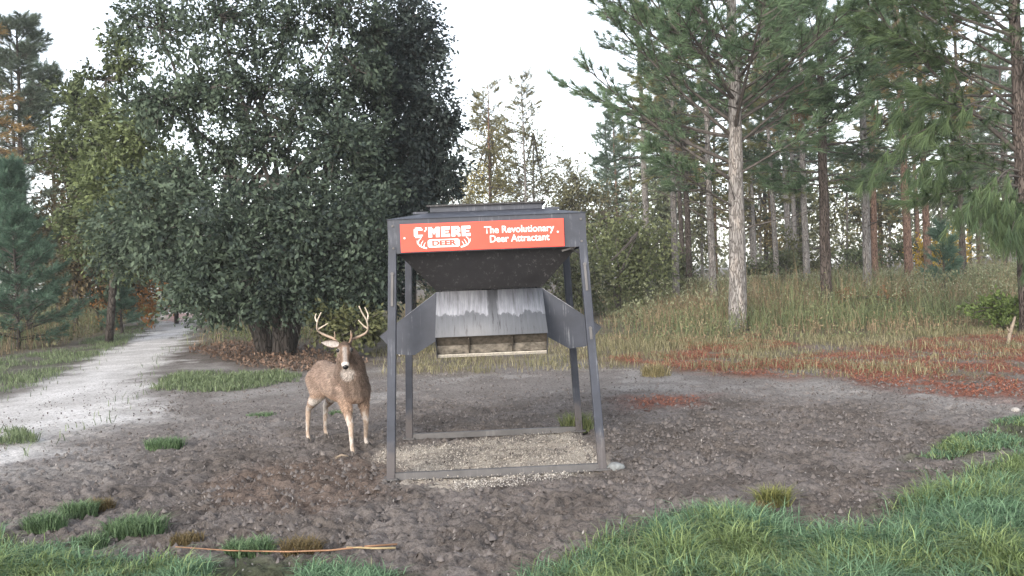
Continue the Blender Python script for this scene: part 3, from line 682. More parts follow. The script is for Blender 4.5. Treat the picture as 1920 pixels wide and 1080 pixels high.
shrub(1045, 555, 34, 2.8, 2.8, 4500, (.04, .05, .03), (.15, .16, .09), 'olive bush seen through the right side of the feeder', ls=.14)
shrub(1060, 540, 48, 5.0, 6.2, 4200, (.045, .045, .03), (.16, .14, .08), 'brown olive thicket rising above the feeder roof at right', ls=.2)
shrub(890, 540, 50, 6.0, 5.6, 4200, (.04, .045, .03), (.15, .14, .08), 'brown green thicket rising behind the middle of the feeder roof', ls=.2)
for px, Y, lb_, lab in [(920, 54, [(915, 230, 40, 700), (925, 280, 45, 1000), (905, 335, 50, 1300), (940, 350, 45, 1200), (880, 370, 40, 900)], 'sparse yellow green tree above the left half of the feeder roof'),
                        (1000, 56, [(985, 250, 40, 450), (1010, 300, 45, 700), (975, 340, 45, 900), (1025, 360, 45, 1000)], 'sparse grey green tree above the right half of the feeder roof'),
                        (1085, 50, [(1080, 330, 40, 800), (1100, 370, 45, 1400), (1065, 380, 40, 1200)], 'loose olive tree just right of the feeder roof')]:
    b0 = base_at(px, 512, Y)
    broadleaf('broadleaf_tree', b0, [seg(b0, px, 250 if px < 1050 else 340, Y, .10, .04)], [(At(a_, q_, Y+rng.normal()), r_*Y/F_PX, n_, .5) for a_, q_, r_, n_ in lb_], .17, (.09, .085, .04), (.42, .35, .12) if px < 950 else (.22, .22, .13), lab, 'tree', M_bark, spread=.3, per=14)  # left tree's yellow has a warm sun highlight put into the leaf colour
for i, (px, Y, top, w_, after) in enumerate([(1238, 62, 330, 60, 'the pale slender pine'), (1315, 66, 300, 65, 'the thin dark pine'), (1425, 64, 290, 70, 'the large grey pine'), (1495, 70, 320, 60, 'the thin straight pine'), (1588, 66, 280, 70, 'the dark trunked pine'),
                                              (1668, 70, 300, 65, 'the furrowed pine'), (1765, 66, 300, 70, 'the slim brown pine'), (1868, 62, 330, 75, 'the dark slender pine')]):
    b0 = base_at(px, 512, Y); L = [(At(px+rng.normal()*w_*.35, top+(490-top)*(j+.3)/5, Y+rng.normal()), (w_*.75*Y/F_PX, w_*.6*Y/F_PX, 45*Y/F_PX), 520, .3+.4*rng.random()) for j in range(5)]
    broadleaf('broadleaf_tree', b0, [seg(b0, px, top+30, Y, .12, .04)], L, .30, (.085, .105, .065), ((.26, .29, .17), (.30, .29, .15), (.36, .28, .13))[i % 3], 'soft hazy leafy tree far behind, just right of '+after, 'tree', M_bark, group='leafy trees far behind the pines', spread=.42, per=16)
# far wood: one mass
parts = []
for i in range(110):
    a = -1.25+2.5*i/109; Y = 105+rng.random()*40; x = a*Y*1.0; h = (6+6*rng.random())
    if -.08 < a < .10: h *= .6
    for j in range(3):
        c = np.array([x+rng.normal()*3, Y+rng.normal()*3, h*(.3+.33*j)]); n = 90; d = rdir(n)*(rng.random((n, 1))**.4)
        parts.append(leaves(c+d*np.array([3.4, 3, h*.3]), .75, .6, (.08, .095, .065), (.22, .23, .15), np.full(n, rng.random())))
V, F, c = cat(parts); tag(obj('far_woods', mesh_np('far_woods', V, F, c), M_leaf), 'hazy green far edge of the woods beyond the pines', 'woods', kind='stuff')

# ------------------------------------------------------------------ ground cover
parts = []
for k, (pl, n) in enumerate(zip(P_grass_near, (90000, 62000, 20000))):
    q, s = scatter(pl, n*2, .35); keep = (q[:, 1] < 12) & (q[:, 1] > 4.2) & (np.abs(q[:, 0]) < 1.0*q[:, 1]+1.5); q = q[keep]; s = s[keep]
    if k == 0: dens = sstep(-.05, .55, s+.5*(fbm(q[:, 0]*3, q[:, 1]*3)-.4))*(.35+.65*sstep(.3, .5, fbm(q[:, 0]*4+2, q[:, 1]*4)))
    elif k == 1: dens = sstep(.0, .4, s)*sstep(.45, .58, fbm(q[:, 0]*1.9+33, q[:, 1]*1.9))
    else: dens = .6*sstep(.38, .55, fbm(q[:, 0]*2+3, q[:, 1]*2))
    q = q[rng.random(len(q)) < dens]
    hh = (.17, .12, .08)[k]; hq = hh*(.35+1.3*fbm(q[:, 0]*4.4, q[:, 1]*4.4+7))
    yl = fbm(q[:, 0]*2.2+40, q[:, 1]*2.2+3)+rng.normal(size=len(q))*.1 > .60; parts.append(blades(q[yl], hq[yl]*1.1, .0075, 1.1, (.09, .135, .045), (.29, .37, .16))); q = q[~yl]; hq = hq[~yl]
    parts.append(blades(q, hq, .0075, 1.1, (.055, .115, .06), (.22, .345, .20)))
    d = q[rng.random(len(q)) < .10]; parts.append(blades(d, hh*.9, .006, 1.0, (.17, .19, .10), (.33, .33, .2)))
V, F, c = cat(parts); tag(obj('lawn_grass', mesh_np('lawn_grass', V, F, c), M_blade), 'green grass along the near edge of the clearing', 'grass', kind='stuff')
parts = []
for pl, n in zip(P_grass_edge+[P_track], (60000, 4200, 1200, 14000)):
    q, s = scatter(pl, n*2, .7); q = q[rng.random(len(q)) < sstep(.34, .56, fbm(q[:, 0]*1.1, q[:, 1]*.9))*(1 if pl is not P_track else .8*sstep(.8, .1, s))]
    parts.append(blades(q, .05+.14*fbm(q[:, 0]*1.5, q[:, 1]*1.5), .012, .8, (.085, .12, .06), (.23, .28, .15)))
q, s = scatter(P_thin, 60000, .8); q = q[rng.random(len(q)) < .12+.6*sstep(.38, .6, fbm(q[:, 0]*.8+6, q[:, 1]*.7))]
parts.append(blades(q, .06+.26*fbm(q[:, 0]*.7+60, q[:, 1]*.5)**1.5, .011, .8, (.13, .13, .065), (.33, .29, .17)))
V, F, c = cat(parts); tag(obj('verge_grass', mesh_np('verge_grass', V, F, c), M_blade), 'short thin grass along the track and the far side of the clearing', 'grass', kind='stuff')
# tall weeds of the meadow
parts = []; stems = []
for k, (pl, n) in enumerate(zip(P_meadow, (24000, 13000, 5000, 6000))):
    pl = pl.copy(); pl[:, 1] = np.minimum(pl[:, 1], 62); pl[:, 0] = np.clip(pl[:, 0], -45, 45)
    if k == 0:
        pl = np.array([G(1105, 640), G(1300, 655), G(1500, 640), G(1700, 635), G(1920, 625), G(2300, 612), (42, 62, 0), (4, 62, 0), (3, 30, 0)])
    if k == 1: pl = GP([(-170, 690), (0, 672), (150, 643), (250, 608), (284, 592), (275, 577), (120, 582), (-170, 592)])
    q, s = scatter(pl, n*4, 1.0)
    q = q[rng.permutation(len(q))]
    near = 1/(q[:, 1]/18)**1.1; q = q[rng.random(len(q)) < near][:n]
    s = sdist(pl, q[:, 0], q[:, 1])
    q = q[rng.random(len(q)) < .12+.88*sstep(0, .8 if k == 1 else 2.6, s)]; s = sdist(pl, q[:, 0], q[:, 1])
    hmax = np.clip((q[:, 1]-13.5)*.1, .25, 1.5) if k in (0, 3) else np.clip((q[:, 1]-15)*.09, .3, 1.15)
    hmax = hmax*(.3+.7*sstep(.0, 1.0 if k == 1 else 6.5, s))*np.where(rng.random(len(q)) < .12, 1.35, 1)
    if k == 2: hmax = np.clip(hmax, .2, .5)
    pn = fbm(q[:, 0]*.35+k, q[:, 1]*.35); hq = hmax*(.45+.8*pn)
    tone = fbm(q[:, 0]*.28+91, q[:, 1]*.5+13)
    green = tone+rng.normal(size=len(tone))*.13 > (.40 if k == 1 else .47)
    for sel, c0, c1 in ((green, (.075, .10, .05), (.225, .25, .125)), (~green, (.15, .11, .07), (.34, .26, .16))):
        qq, h2 = q[sel], hq[sel]
        parts.append(blades(qq, h2, .016, .45, c0, c1)); q3 = qq+np.column_stack([rng.normal(size=(len(qq), 2))*.09, np.zeros(len(qq))]); parts.append(blades(q3, h2*.8, .014, .55, c0, c1))
        n2 = len(qq); r_ = 3; Q = np.repeat(qq, r_, 0); Hh = np.repeat(h2, r_)
        t_ = .2+.75*rng.random(len(Q)); Q = Q+np.column_stack([rng.normal(size=len(Q))*.10, rng.normal(size=len(Q))*.10, Hh*t_*.95])
        v_, f_, c_ = leaves(Q, .075, .35, c0, c1)
        stems.append((v_, f_, c_))
    tops = q[(rng.random(len(q)) < .10) & (q[:, 1] > 26)]
    if k == 0 and len(tops):
        hh = np.clip((tops[:, 1]-15)*.07, .2, 1.3); Q = np.repeat(tops, 6, 0)+np.column_stack([rng.normal(size=(len(tops)*6, 2))*.07, np.repeat(hh, 6)*(.9+.12*rng.random(len(tops)*6))])
        stems.append(leaves(Q, .07, .5, (.18, .20, .11), (.36, .37, .25)))
V, F, c = cat(parts); me1 = mesh_np('meadow_weeds', V, F, c)
tag(obj('meadow_weeds', me1, M_blade), 'tall mixed green and tan weeds under the trees', 'weeds', kind='stuff')
V, F, c = cat(stems); tag(obj('weed_leaves', mesh_np('weed_leaves', V, F, c), M_leaf), 'small leaves and pale seed heads of the tall weeds', 'weeds', kind='stuff')
def brush(poly, n, hmax, size, c0, c1, name, label, soft, f=.9):
    q, s = scatter(poly, n*4, 1.0); q, s = q[:n], s[:n]
    hh = hmax*sstep(0, soft, s)*sstep(.28, .66, fbm(q[:, 0]*f+11, q[:, 1]*f*.6+23))
    ok = hh > .08; q, hh = q[ok], hh[ok]; q[:, 2] = hh*rng.random(len(q))**.6
    tn = np.clip(fbm(q[:, 0]*.7+3, q[:, 1]*.5+8)*2-.5+rng.normal(size=len(q))*.12, 0, 1)
    V, F, c = leaves(q, size, .4, c0, c1, tn, aim=np.tile([0, 0, .9], (len(q), 1)))
    tag(obj(name, mesh_np(name, V, F, c), M_leaf), label, 'brush', kind='stuff')
brush(GP([(-170, 696), (0, 674), (150, 645), (250, 610), (284, 594), (275, 577), (120, 580), (-170, 588)]), 30000, 1.1, .12, (.05, .06, .03), (.20, .19, .10), 'roadside_brush', 'tangled brown green brush along the left of the track', .6)
brush(np.array([G(1105, 622), G(1330, 606), G(1560, 598), G(1930, 592), G(2200, 585), (36, 50, 0), (5, 50, 0)]), 42000, 1.35, .11, (.075, .095, .05), (.27, .28, .17), 'meadow_brush', 'bushy pale green weeds standing between the pine trunks', 3.0, .7)
brush(GP([(390, 640), (385, 600), (480, 580), (720, 585), (720, 640), (620, 650), (540, 630), (470, 648)]), 12000, .8, .10, (.05, .065, .03), (.20, .22, .10), 'oak_brush', 'green undergrowth around the foot of the broad oak', .8)
# red pine straw and oak litter
parts = []
for pl, n in zip(P_straw, (24000, 3500, 7000, 200)):
    q, s = scatter(pl, n*2, .9); q = q[rng.random(len(q)) < sstep(.36, .54, fbm(q[:, 0]*2.2, q[:, 1]*1.6+40))][:n]; q[:, 2] = .02+rng.random(len(q))*.03
    parts.append(blades(q, .022, .012, 5.0, (.21, .07, .045), (.38, .15, .085)))
V, F, c = cat(parts); tag(obj('pine_straw', mesh_np('pine_straw', V, F, c), M_fleck), 'rust red fallen pine needles along the right side', 'pine straw', kind='stuff')
parts = []
for pl, n in zip(P_litter, (5000, 2500)):
    q, s = scatter(pl, n*2, .7); q = q[:n]; q[:, 2] = .01+rng.random(len(q))*.06
    parts.append(leaves(q, .09, .5, (.085, .052, .038), (.21, .14, .10), flat=1.2))
V, F, c = cat(parts); tag(obj('leaf_litter', mesh_np('leaf_litter', V, F, c), M_fleck), 'brown fallen oak leaves around the clustered trunks', 'leaf litter', kind='stuff')
# crumbs, bits of leaf and chaff lying on the churned soil
n = 16000; q = np.column_stack([(rng.random(n)-.5)*16, 4.2+rng.random(n)**1.4*13, np.zeros(n)])
q = q[np.abs(q[:, 0]) < .66*q[:, 1]+.6]; q[:, 2] = .004+rng.random(len(q))*.018
def lumps(q, sz, c0, c1):
    n = len(q); a = rng.random((n, 1))*6.28+np.arange(4)[None]*math.pi/2+rng.normal(size=(n, 4))*.3; sz = np.broadcast_to(sz, (n, 1)); r_ = sz*(.6+.7*rng.random((n, 1)))*(.7+.6*rng.random((n, 4)))
    B = np.stack([q[:, :1]+np.cos(a)*r_, q[:, 1:2]+np.sin(a)*r_, np.tile(q[:, 2:3]-.012, (1, 4))], -1)
    tp = q+np.column_stack([rng.normal(size=n)*sz[:, 0]*.3, rng.normal(size=n)*sz[:, 0]*.3, r_.mean(1)*(.45+.5*rng.random(n))])
    V = np.concatenate([B, tp[:, None]], 1).reshape(-1, 3); i = np.arange(n)[:, None]*5
    F = np.concatenate([i+[k, (k+1) % 4, 4] for k in range(4)], 0)
    k = rng.random((n, 1)); return V, F, np.repeat((np.array(c0)*(1-k)+np.array(c1)*k), 5, 0)
def insoil(q):
    ok = np.ones(len(q), bool)
    for p, mrg in [(P_track, -.3), (P_feed, -.05)]+[(g_, -.1) for g_ in P_grass_near]+[(P_meadow[0], 0), (P_meadow[1], 0), (P_meadow[2], 0)]: ok &= sdist(p, q[:, 0], q[:, 1]) < mrg+.1*rng.normal(size=len(q))
    return ok
nl = 80000; ql = np.column_stack([(rng.random(nl)-.5)*18, 4.2+rng.random(nl)**1.35*12.5, np.zeros(nl)]); ql = ql[np.abs(ql[:, 0]) < .66*ql[:, 1]+.6]; ql = ql[insoil(ql)]
ql = ql[rng.random(len(ql)) < np.where(sdist(P_pale, ql[:, 0], ql[:, 1]) > 0, .3, 1)*sstep(.25, .5, fbm(ql[:, 0]*1.3+5, ql[:, 1]*1.3))]; ql[:, 2] = -.004+rng.random(len(ql))*.012
V, F, c = lumps(ql, .012*np.clip(rng.exponential(1, (len(ql), 1)), .3, 2.2)+.002, (.105, .09, .081), (.205, .18, .166)); tag(obj('soil_clods', mesh_np('soil_clods', V, F, c), M_fleck), 'trodden clods of grey brown soil in the clearing', 'soil clods', kind='stuff')
k_ = rng.random(len(q))
V1 = leaves(q[k_ < .5], .034, .6, (.05, .042, .04), (.12, .10, .09), flat=2); V2 = leaves(q[k_ >= .5], .03, .4, (.16, .145, .135), (.30, .28, .265), flat=2)
V, F, c = cat([V1, V2]); tag(obj('soil_crumbs', mesh_np('soil_crumbs', V, F, c), M_fleck), 'crumbs of soil and dry leaf on the trampled clearing', 'soil crumbs', kind='stuff')
q, s = scatter(P_feed, 26000, .2); q[:, 2] = .0+rng.random(len(q))*.015
q2, s2 = scatter(GP([(850, 905), (1060, 888), (1100, 893), (960, 915), (860, 918)]), 9000, .15); q2[:, 2] = .005+rng.random(len(q2))*.015
V, F, c = cat([leaves(q[:9000], .013, .6, (.34, .30, .255), (.60, .55, .48), flat=2), leaves(q2[:1000], .013, .7, (.4, .37, .33), (.64, .6, .55), flat=2)])
tag(obj('spilled_feed', mesh_np('spilled_feed', V, F, c), M_fleck), 'pale spilled grain feed on the ground under the feeder', 'spilled feed', kind='stuff')

# countable clumps and oddments in the clearing
def clump(px, py, rw, h, n, c0, c1, label, group='grass clumps on the bare soil'):
    b0 = G(px, py); a = rng.random(n)*6.283; r_ = rw*rng.random(n)**.6
    P = np.column_stack([np.cos(a)*r_, np.sin(a)*r_*.7, np.full(n, -.02)])
    V, F, c = blades(P, h, .0075, .8, c0, c1)
    o = obj('grass_clump', mesh_np('grass_clump', V, F, c), M_blade, None, b0); return tag(o, label, 'grass clump', group)
GC0, GC1 = (.06, .11, .05), (.20, .29, .15); BC0, BC1 = (.09, .07, .03), (.24, .18, .09)
clump(310, 838, .22, .13, 900, GC0, GC1, 'lone green grass clump on bare soil left of the deer')
clump(255, 1000, .22, .15, 1000, GC0, GC1, 'largest green clump near the lower left corner')
clump(85, 990, .16, .14, 600, GC0, GC1, 'green clump nearest the lower left corner of the soil')
clump(170, 1022, .13, .10, 400, GC0, GC1, 'low green clump just left of the largest lower left clump')
clump(150, 965, .14, .13, 600, GC0, GC1, 'green clump beside the upper brown one at lower left')
clump(190, 955, .10, .11, 500, BC0, BC1, 'brown withered clump beside the green one at lower left')
clump(470, 1035, .17, .11, 800, GC0, GC1, 'green clump at the left end of the dry stalk')
clump(565, 1035, .13, .11, 600, BC0, BC1, 'withered brown clump behind the dry stalk')
clump(350, 1015, .12, .08, 400, BC0, BC1, 'small brown tuft right of the largest lower left clump')
clump(1452, 950, .11, .17, 600, (.10, .12, .04), (.30, .30, .11), 'upright yellow green tuft at the edge of the right lawn')
clump(1425, 968, .08, .12, 300, BC0, BC1, 'small withered tuft under the yellow green one')
clump(1230, 705, .25, .26, 400, (.20, .17, .08), (.40, .34, .18), 'tan dry grass tuft on the pale ground right of the feeder')
clump(1082, 806, .18, .22, 500, (.10, .14, .05), (.28, .30, .14), 'pale green grass tuft around the back right leg of the feeder')
clump(640, 775, .16, .07, 250, GC0, GC1, 'low green sprout on the soil behind the deer')
clump(490, 778, .2, .06, 250, GC0, GC1, 'flat green sprout on the soil left of the deer')
def stalk(pts, r0, mat, name, label, cat_):
    P = np.array([np.append(G(*p)[:2], .02+.008*i) for i, p in enumerate(pts)]); b0 = P[0].copy(); b0[2] = 0
    mb = MB(); mb.add(*tube(P-b0, np.linspace(r0, r0*.5, len(P)), 6)); return tag(obj(name, mb.mesh(name, True), mat, None, b0), label, cat_)
M_dry = flat('dry_stalk', (.30, .17, .10), .8, .3, 12); M_deadw = flat('dead_wood', (.25, .2, .15), .9, .3, 12)
stalk([(745, 1026), (690, 1032), (620, 1042), (540, 1047), (430, 1047), (330, 1042)], .0075, M_dry, 'dry_stalk', 'long dry orange stalk lying across the near soil', 'stalk')
stalk([(742, 1033), (700, 1036), (650, 1036)], .008, flat('straw_yellow', (.42, .33, .18), .8), 'dry_leaf_blade', 'short pale yellow blade at the right tip of the orange stalk', 'dry leaf')
p0 = G(1890, 645)
mb = MB(); mb.add(*tube([(0, 0, -.03), (.1, .1, .2), (.22, .2, .36), (.3, .25, .52)], [.04, .035, .03, .02], 7)); mb.add(*tube([(.1, .1, .2), (.02, .05, .33)], [.02, .01], 5))
tag(obj('dead_branch', mb.mesh('dead_branch', True), M_deadw, None, p0), 'pale dead branch sticking up from the red straw at right', 'dead branch')
def rock(px, py, s, label, mat, name='stone'):
    import bmesh
    bm = bmesh.new(); bmesh.ops.create_icosphere(bm, subdivisions=2, radius=1)
    for v in bm.verts: v.co = Vector((v.co.x*s[0], v.co.y*s[1], v.co.z*s[2]))*(1+.22*(random.Random(int(v.index*7+px)).random()-.5))
    me = bpy.data.meshes.new(name); bm.to_mesh(me); bm.free(); b0 = G(px, py); b0[2] = s[2]*.45
    return tag(obj(name, me, mat, None, b0), label, 'stone' if name == 'stone' else 'scrap')
M_rock = flat('grey_stone', (.20, .21, .21), .9, .3, 25); M_pale = flat('bleached_scrap', (.62, .60, .60), .8, .2, 25)
rock(1155, 880, (.085, .06, .045), 'flat grey stone beside the front right foot of the feeder', M_rock)
rock(1905, 772, (.05, .045, .035), 'pale stone at the right edge of the clearing', flat('pale_stone', (.33, .31, .29), .9))
rock(1006, 927, (.02, .015, .012), 'small white chip in front of the feeder', M_pale, 'white_chip')
rock(885, 1061, (.075, .028, .012), 'bleached flat scrap lying at the near edge of the soil', flat('dull_scrap', (.42, .41, .42), .8), 'bleached_scrap')
sc_ = MB(); sc_.add(*tube([(-.06, 0, .02), (0, .02, .045), (.07, .01, .03)], [.01, .014, .006], 6))
tag(obj('wood_chip', sc_.mesh('wood_chip', True), M_deadw, None, G(640, 862)), 'short broken stick beside the front hooves of the deer', 'stick')

# ------------------------------------------------------------------ the feeder
FL, FR, BL, BR = G(737, 903), G(1128, 878), G(770, 831), G(1092, 802)
FC = (FL+FR+BL+BR)/4
fx = unit((FR-FL)+(BR-BL)); fyv = np.array([-fx[1], fx[0], 0])
FYAW = R(1.8); fx = np.array([math.cos(FYAW), math.sin(FYAW), 0]); fyv = np.array([-fx[1], fx[0], 0])
hw = float(((FR-FL)@fx+(BR-BL)@fx)/4); hd = float(((BL-FL)@fyv+(BR-FR)@fyv)/4)
print('feeder', FC, 'yaw', math.degrees(FYAW), 'half', hw, hd)
FC = FC-fx*.03
fe = empty('deer_feeder', (FC[0], FC[1], 0), 'dark steel deer feeder with red sign on four legs', 'deer feeder'); fe.rotation_euler = (0, 0, FYAW)
HT, HB = 2.33, 2.02; hx, hy = hw-.055, hd-.09                # hood
for sx in (-1, 1):
    for sy in (-1, 1):
        mb = MB(); mb.bar((sx*hw, sy*hd, -.02), (sx*(hx-.035), sy*(hy-.035), HB+.06), .075, .075, (0, 1, 0)); lg = obj('leg', mb.mesh('leg'), M_steel_leg, fe)
        bv = lg.modifiers.new('bevel', 'BEVEL'); bv.width = .006; bv.segments = 2
        mb = MB(); mb.box((sx*hw, sy*hd, .014), (.13, .13, .012)); obj('foot_plate', mb.mesh('foot_plate'), M_steel_base, lg)
        if sy < 0:
            for z0, z1 in ((1.62, 1.86), (1.18, 1.28)) if sx > 0 else ((1.55, 1.84),):
                f0 = (hw+(hx-.035-hw)*z0/HB)*sx; f1 = (hw+(hx-.035-hw)*z1/HB)*sx; g0 = -(hd+(hy-.035-hd)*z0/HB)-.047; g1 = -(hd+(hy-.035-hd)*z1/HB)-.047
                mb = MB(); mb.bar((f0, g0, z0), (f1, g1, z1), .022, .014, (0, 1, 0)); mb.tube([(f1, g1-.012, z1), (f1, g1+.012, z1)], .016, 8); obj('latch_bar', mb.mesh('latch_bar'), M_steel_base, lg)
for a, b_ in (((-hw+.04, -hd, .03), (hw-.04, -hd, .03)), ((-hw+.04, hd, .03), (hw-.04, hd, .03))):
    mb = MB(); mb.bar(a, b_, .05 if a[1] == b_[1] else .05, .062, (0, 0, 1)); obj('base_rail', mb.mesh('base_rail'), M_steel_base, fe)
# hood skirt: four plates, hip roof, raised lid
th = .004
for nm, pts in (('front', [(-hx, -hy, HB), (hx, -hy, HB), (hx, -hy, HT), (-hx, -hy, HT)]), ('back', [(hx, hy, HB), (-hx, hy, HB), (-hx, hy, HT), (hx, hy, HT)]),
                ('l', [(-hx, hy-th, HB), (-hx, -hy+th, HB), (-hx, -hy+th, HT), (-hx, hy-th, HT)]), ('r', [(hx, -hy+th, HB), (hx, hy-th, HB), (hx, hy-th, HT), (hx, -hy+th, HT)])):
    mb = MB(); mb.plate(pts, th); obj('hood_panel', mb.mesh('hood_panel'), M_steel, fe)
ix, iy, RT = .52, .52, HT+.075
O_ = [(-hx-.012, -hy-.012, HT), (hx+.012, -hy-.012, HT), (hx+.012, hy+.012, HT), (-hx-.012, hy+.012, HT)]; I_ = [(-ix, -iy, RT), (ix, -iy, RT), (ix, iy, RT), (-ix, iy, RT)]
for k in range(4):
    mb = MB(); mb.plate([O_[k], O_[(k+1) % 4], I_[(k+1) % 4], I_[k]], .003); obj('roof_panel', mb.mesh('roof_panel'), M_steel, fe)
mb = MB(); mb.box((0, 0, RT+.026), (1.06, 1.06, .05)); lid = obj('lid', mb.mesh('lid'), M_steel, fe)
mb = MB(); mb.box((0, 0, RT+.060), (1.12, 1.12, .016)); obj('lid_rim', mb.mesh('lid_rim'), M_steel_hop, lid)
for sx in (-1, 1):
    mb = MB(); mb.box((sx*(ix+.10), -iy-.02, RT-.002), (.14, .03, .02)); obj('hinge_strap', mb.mesh('hinge_strap'), M_steel, lid)
for sx in (-1, 1):
    for z_ in (HB+.05, HT-.06):
        mb = MB(); mb.tube([(sx*(hx-.045), -hy+.002, z_), (sx*(hx-.045), -hy-.012, z_)], .011, 8); obj('bolt', mb.mesh('bolt'), M_steel_base, fe)
# hopper: four sloping plates
bx, HZ = .50, 1.665; tx_, ty_ = hx-.06, hy-.06
O_ = [(-tx_, -ty_, HB+.02), (tx_, -ty_, HB+.02), (tx_, ty_, HB+.02), (-tx_, ty_, HB+.02)]; I_ = [(-bx, -bx, HZ), (bx, -bx, HZ), (bx, bx, HZ), (-bx, bx, HZ)]
for k in range(4):
    mb = MB(); mb.plate([O_[k], I_[k], I_[(k+1) % 4], O_[(k+1) % 4]], .004, nrm=None)
    obj('hopper_panel', mb.mesh('hopper_panel'), M_steel_hop, fe)
for a, b_ in (((tx_-.16, -ty_+.02, HB-.03), (tx_+.03, -ty_-.02, HB+.02)), ((tx_+.02, -ty_+.1, HB-.06), (tx_-.08, -ty_+.02, HB-.01))):
    mb = MB(); mb.bar(a, b_, .018, .018); obj('corner_brace', mb.mesh('corner_brace'), M_steel_base, fe)
# four chutes: cross-section a (at hopper) > tip > lip > back
A_, T_, Bp, C_ = (.50, 1.655), (1.055, 1.262), (.865, 1.065), (.50, 1.205)
w2 = .50
for k in range(4):
    rz = Matrix.Rotation(k*math.pi/2, 3, 'Z')
    def X(r_, s_, z_): v_ = rz @ Vector((s_, -r_, z_)); return (v_.x, v_.y, v_.z)
    ch = bpy.data.objects.new('chute', None); COL.objects.link(ch); ch.parent = fe
    q = [X(A_[0], -w2, A_[1]), X(T_[0], -w2, T_[1]), X(T_[0], w2, T_[1]), X(A_[0], w2, A_[1])]
    Vt = np.array(q); nrm = np.cross(Vt[1]-Vt[0], Vt[2]-Vt[0]); nrm /= np.linalg.norm(nrm)
    B_ = Vt-nrm*.004
    me = mesh_np('chute_cover', np.vstack([Vt, B_]), [[0, 1, 2, 3], [7, 6, 5, 4], [0, 4, 5, 1], [1, 5, 6, 2], [2, 6, 7, 3], [3, 7, 4, 0]], uv=[(0, 1), (0, 0), (1, 0), (1, 1)]*2)
    obj('chute_cover', me, M_worn, ch)
    for s_ in (-1, 1):
        pts = [X(A_[0]+.003, s_*w2, A_[1]-.006), X(C_[0]+.003, s_*w2, C_[1]), X(Bp[0], s_*w2, Bp[1]), X(Bp[0]+.035, s_*w2, Bp[1]-.004), X(T_[0]-.002, s_*w2, T_[1]-.007)]
        if k in (1, 3): pts = [X(A_[0]+.003, s_*w2, A_[1]-.006), X(C_[0]+.003, s_*w2, C_[1]), X(Bp[0]-.13, s_*w2, Bp[1]), X(Bp[0]+.035, s_*w2, Bp[1]+.015), X(T_[0]-.002, s_*w2, T_[1]-.007)]
        if s_ > 0: pts = pts[::-1]
        sd = rz @ Vector((s_, 0, 0))
        mb = MB(); mb.plate(pts, .004, nrm=(sd.x, sd.y, sd.z)); obj('side_panel', mb.mesh('side_panel'), M_steel, ch)
    wi = w2-.006
    mb = MB(); mb.plate([X(C_[0], wi, C_[1]), X(Bp[0], wi, Bp[1]+.005), X(Bp[0], -wi, Bp[1]+.005), X(C_[0], -wi, C_[1])], .004); obj('tray_floor', mb.mesh('tray_floor'), M_steel_base, ch)
    mb = MB(); mb.plate([X(Bp[0]+.004, -wi, Bp[1]+.006), X(Bp[0]+.024, -wi, Bp[1]+.028), X(Bp[0]+.024, wi, Bp[1]+.028), X(Bp[0]+.004, wi, Bp[1]+.006)], .01); obj('tray_lip', mb.mesh('tray_lip'), M_feed, ch)
    mb = MB(); mb.plate([X(T_[0]-.045, -wi, T_[1]-.004), X(T_[0]-.115, -wi, T_[1]-.085), X(T_[0]-.115, wi, T_[1]-.085), X(T_[0]-.045, wi, T_[1]-.004)], .006); obj('baffle_board', mb.mesh('baffle_board'), M_wood, ch)
    mb = MB(); mb.plate([X(T_[0]-.118, -wi, T_[1]-.09), X(Bp[0]+.012, -wi, Bp[1]+.032), X(Bp[0]+.012, wi, Bp[1]+.032), X(T_[0]-.118, wi, T_[1]-.09)], .005); obj('tray_flap', mb.mesh('tray_flap'), M_flap, ch)
    for s_ in (-.2, .19):
        mb = MB(); mb.plate([X(T_[0]-.025, s_, T_[1]-.03), X(Bp[0]+.02, s_, Bp[1]+.03), X(Bp[0]-.14, s_, Bp[1]+.06), X(T_[0]-.15, s_, T_[1]+.05)], .012); obj('tray_divider', mb.mesh('tray_divider'), M_wood, ch)
    # heaped feed lying on the tray floor
    gu, gv = 24, 6; V = []; 
    for i in range(gu+1):
        for j in range(gv+1):
            s_ = -wi+.01+(2*wi-.02)*i/gu; t_ = j/gv; r_ = Bp[0]+.0+(.60-Bp[0])*t_; z_ = Bp[1]+.012+.10*t_+.03*rng.random()*(1-abs(2*t_-1)*.5)
            V.append(X(r_, s_, z_))
    F = [[i*(gv+1)+j, (i+1)*(gv+1)+j, (i+1)*(gv+1)+j+1, i*(gv+1)+j+1] for i in range(gu) for j in range(gv)]
    tag(obj('feed_heap', mesh_np('feed_heap', V, F, smooth=True), M_heap, ch))
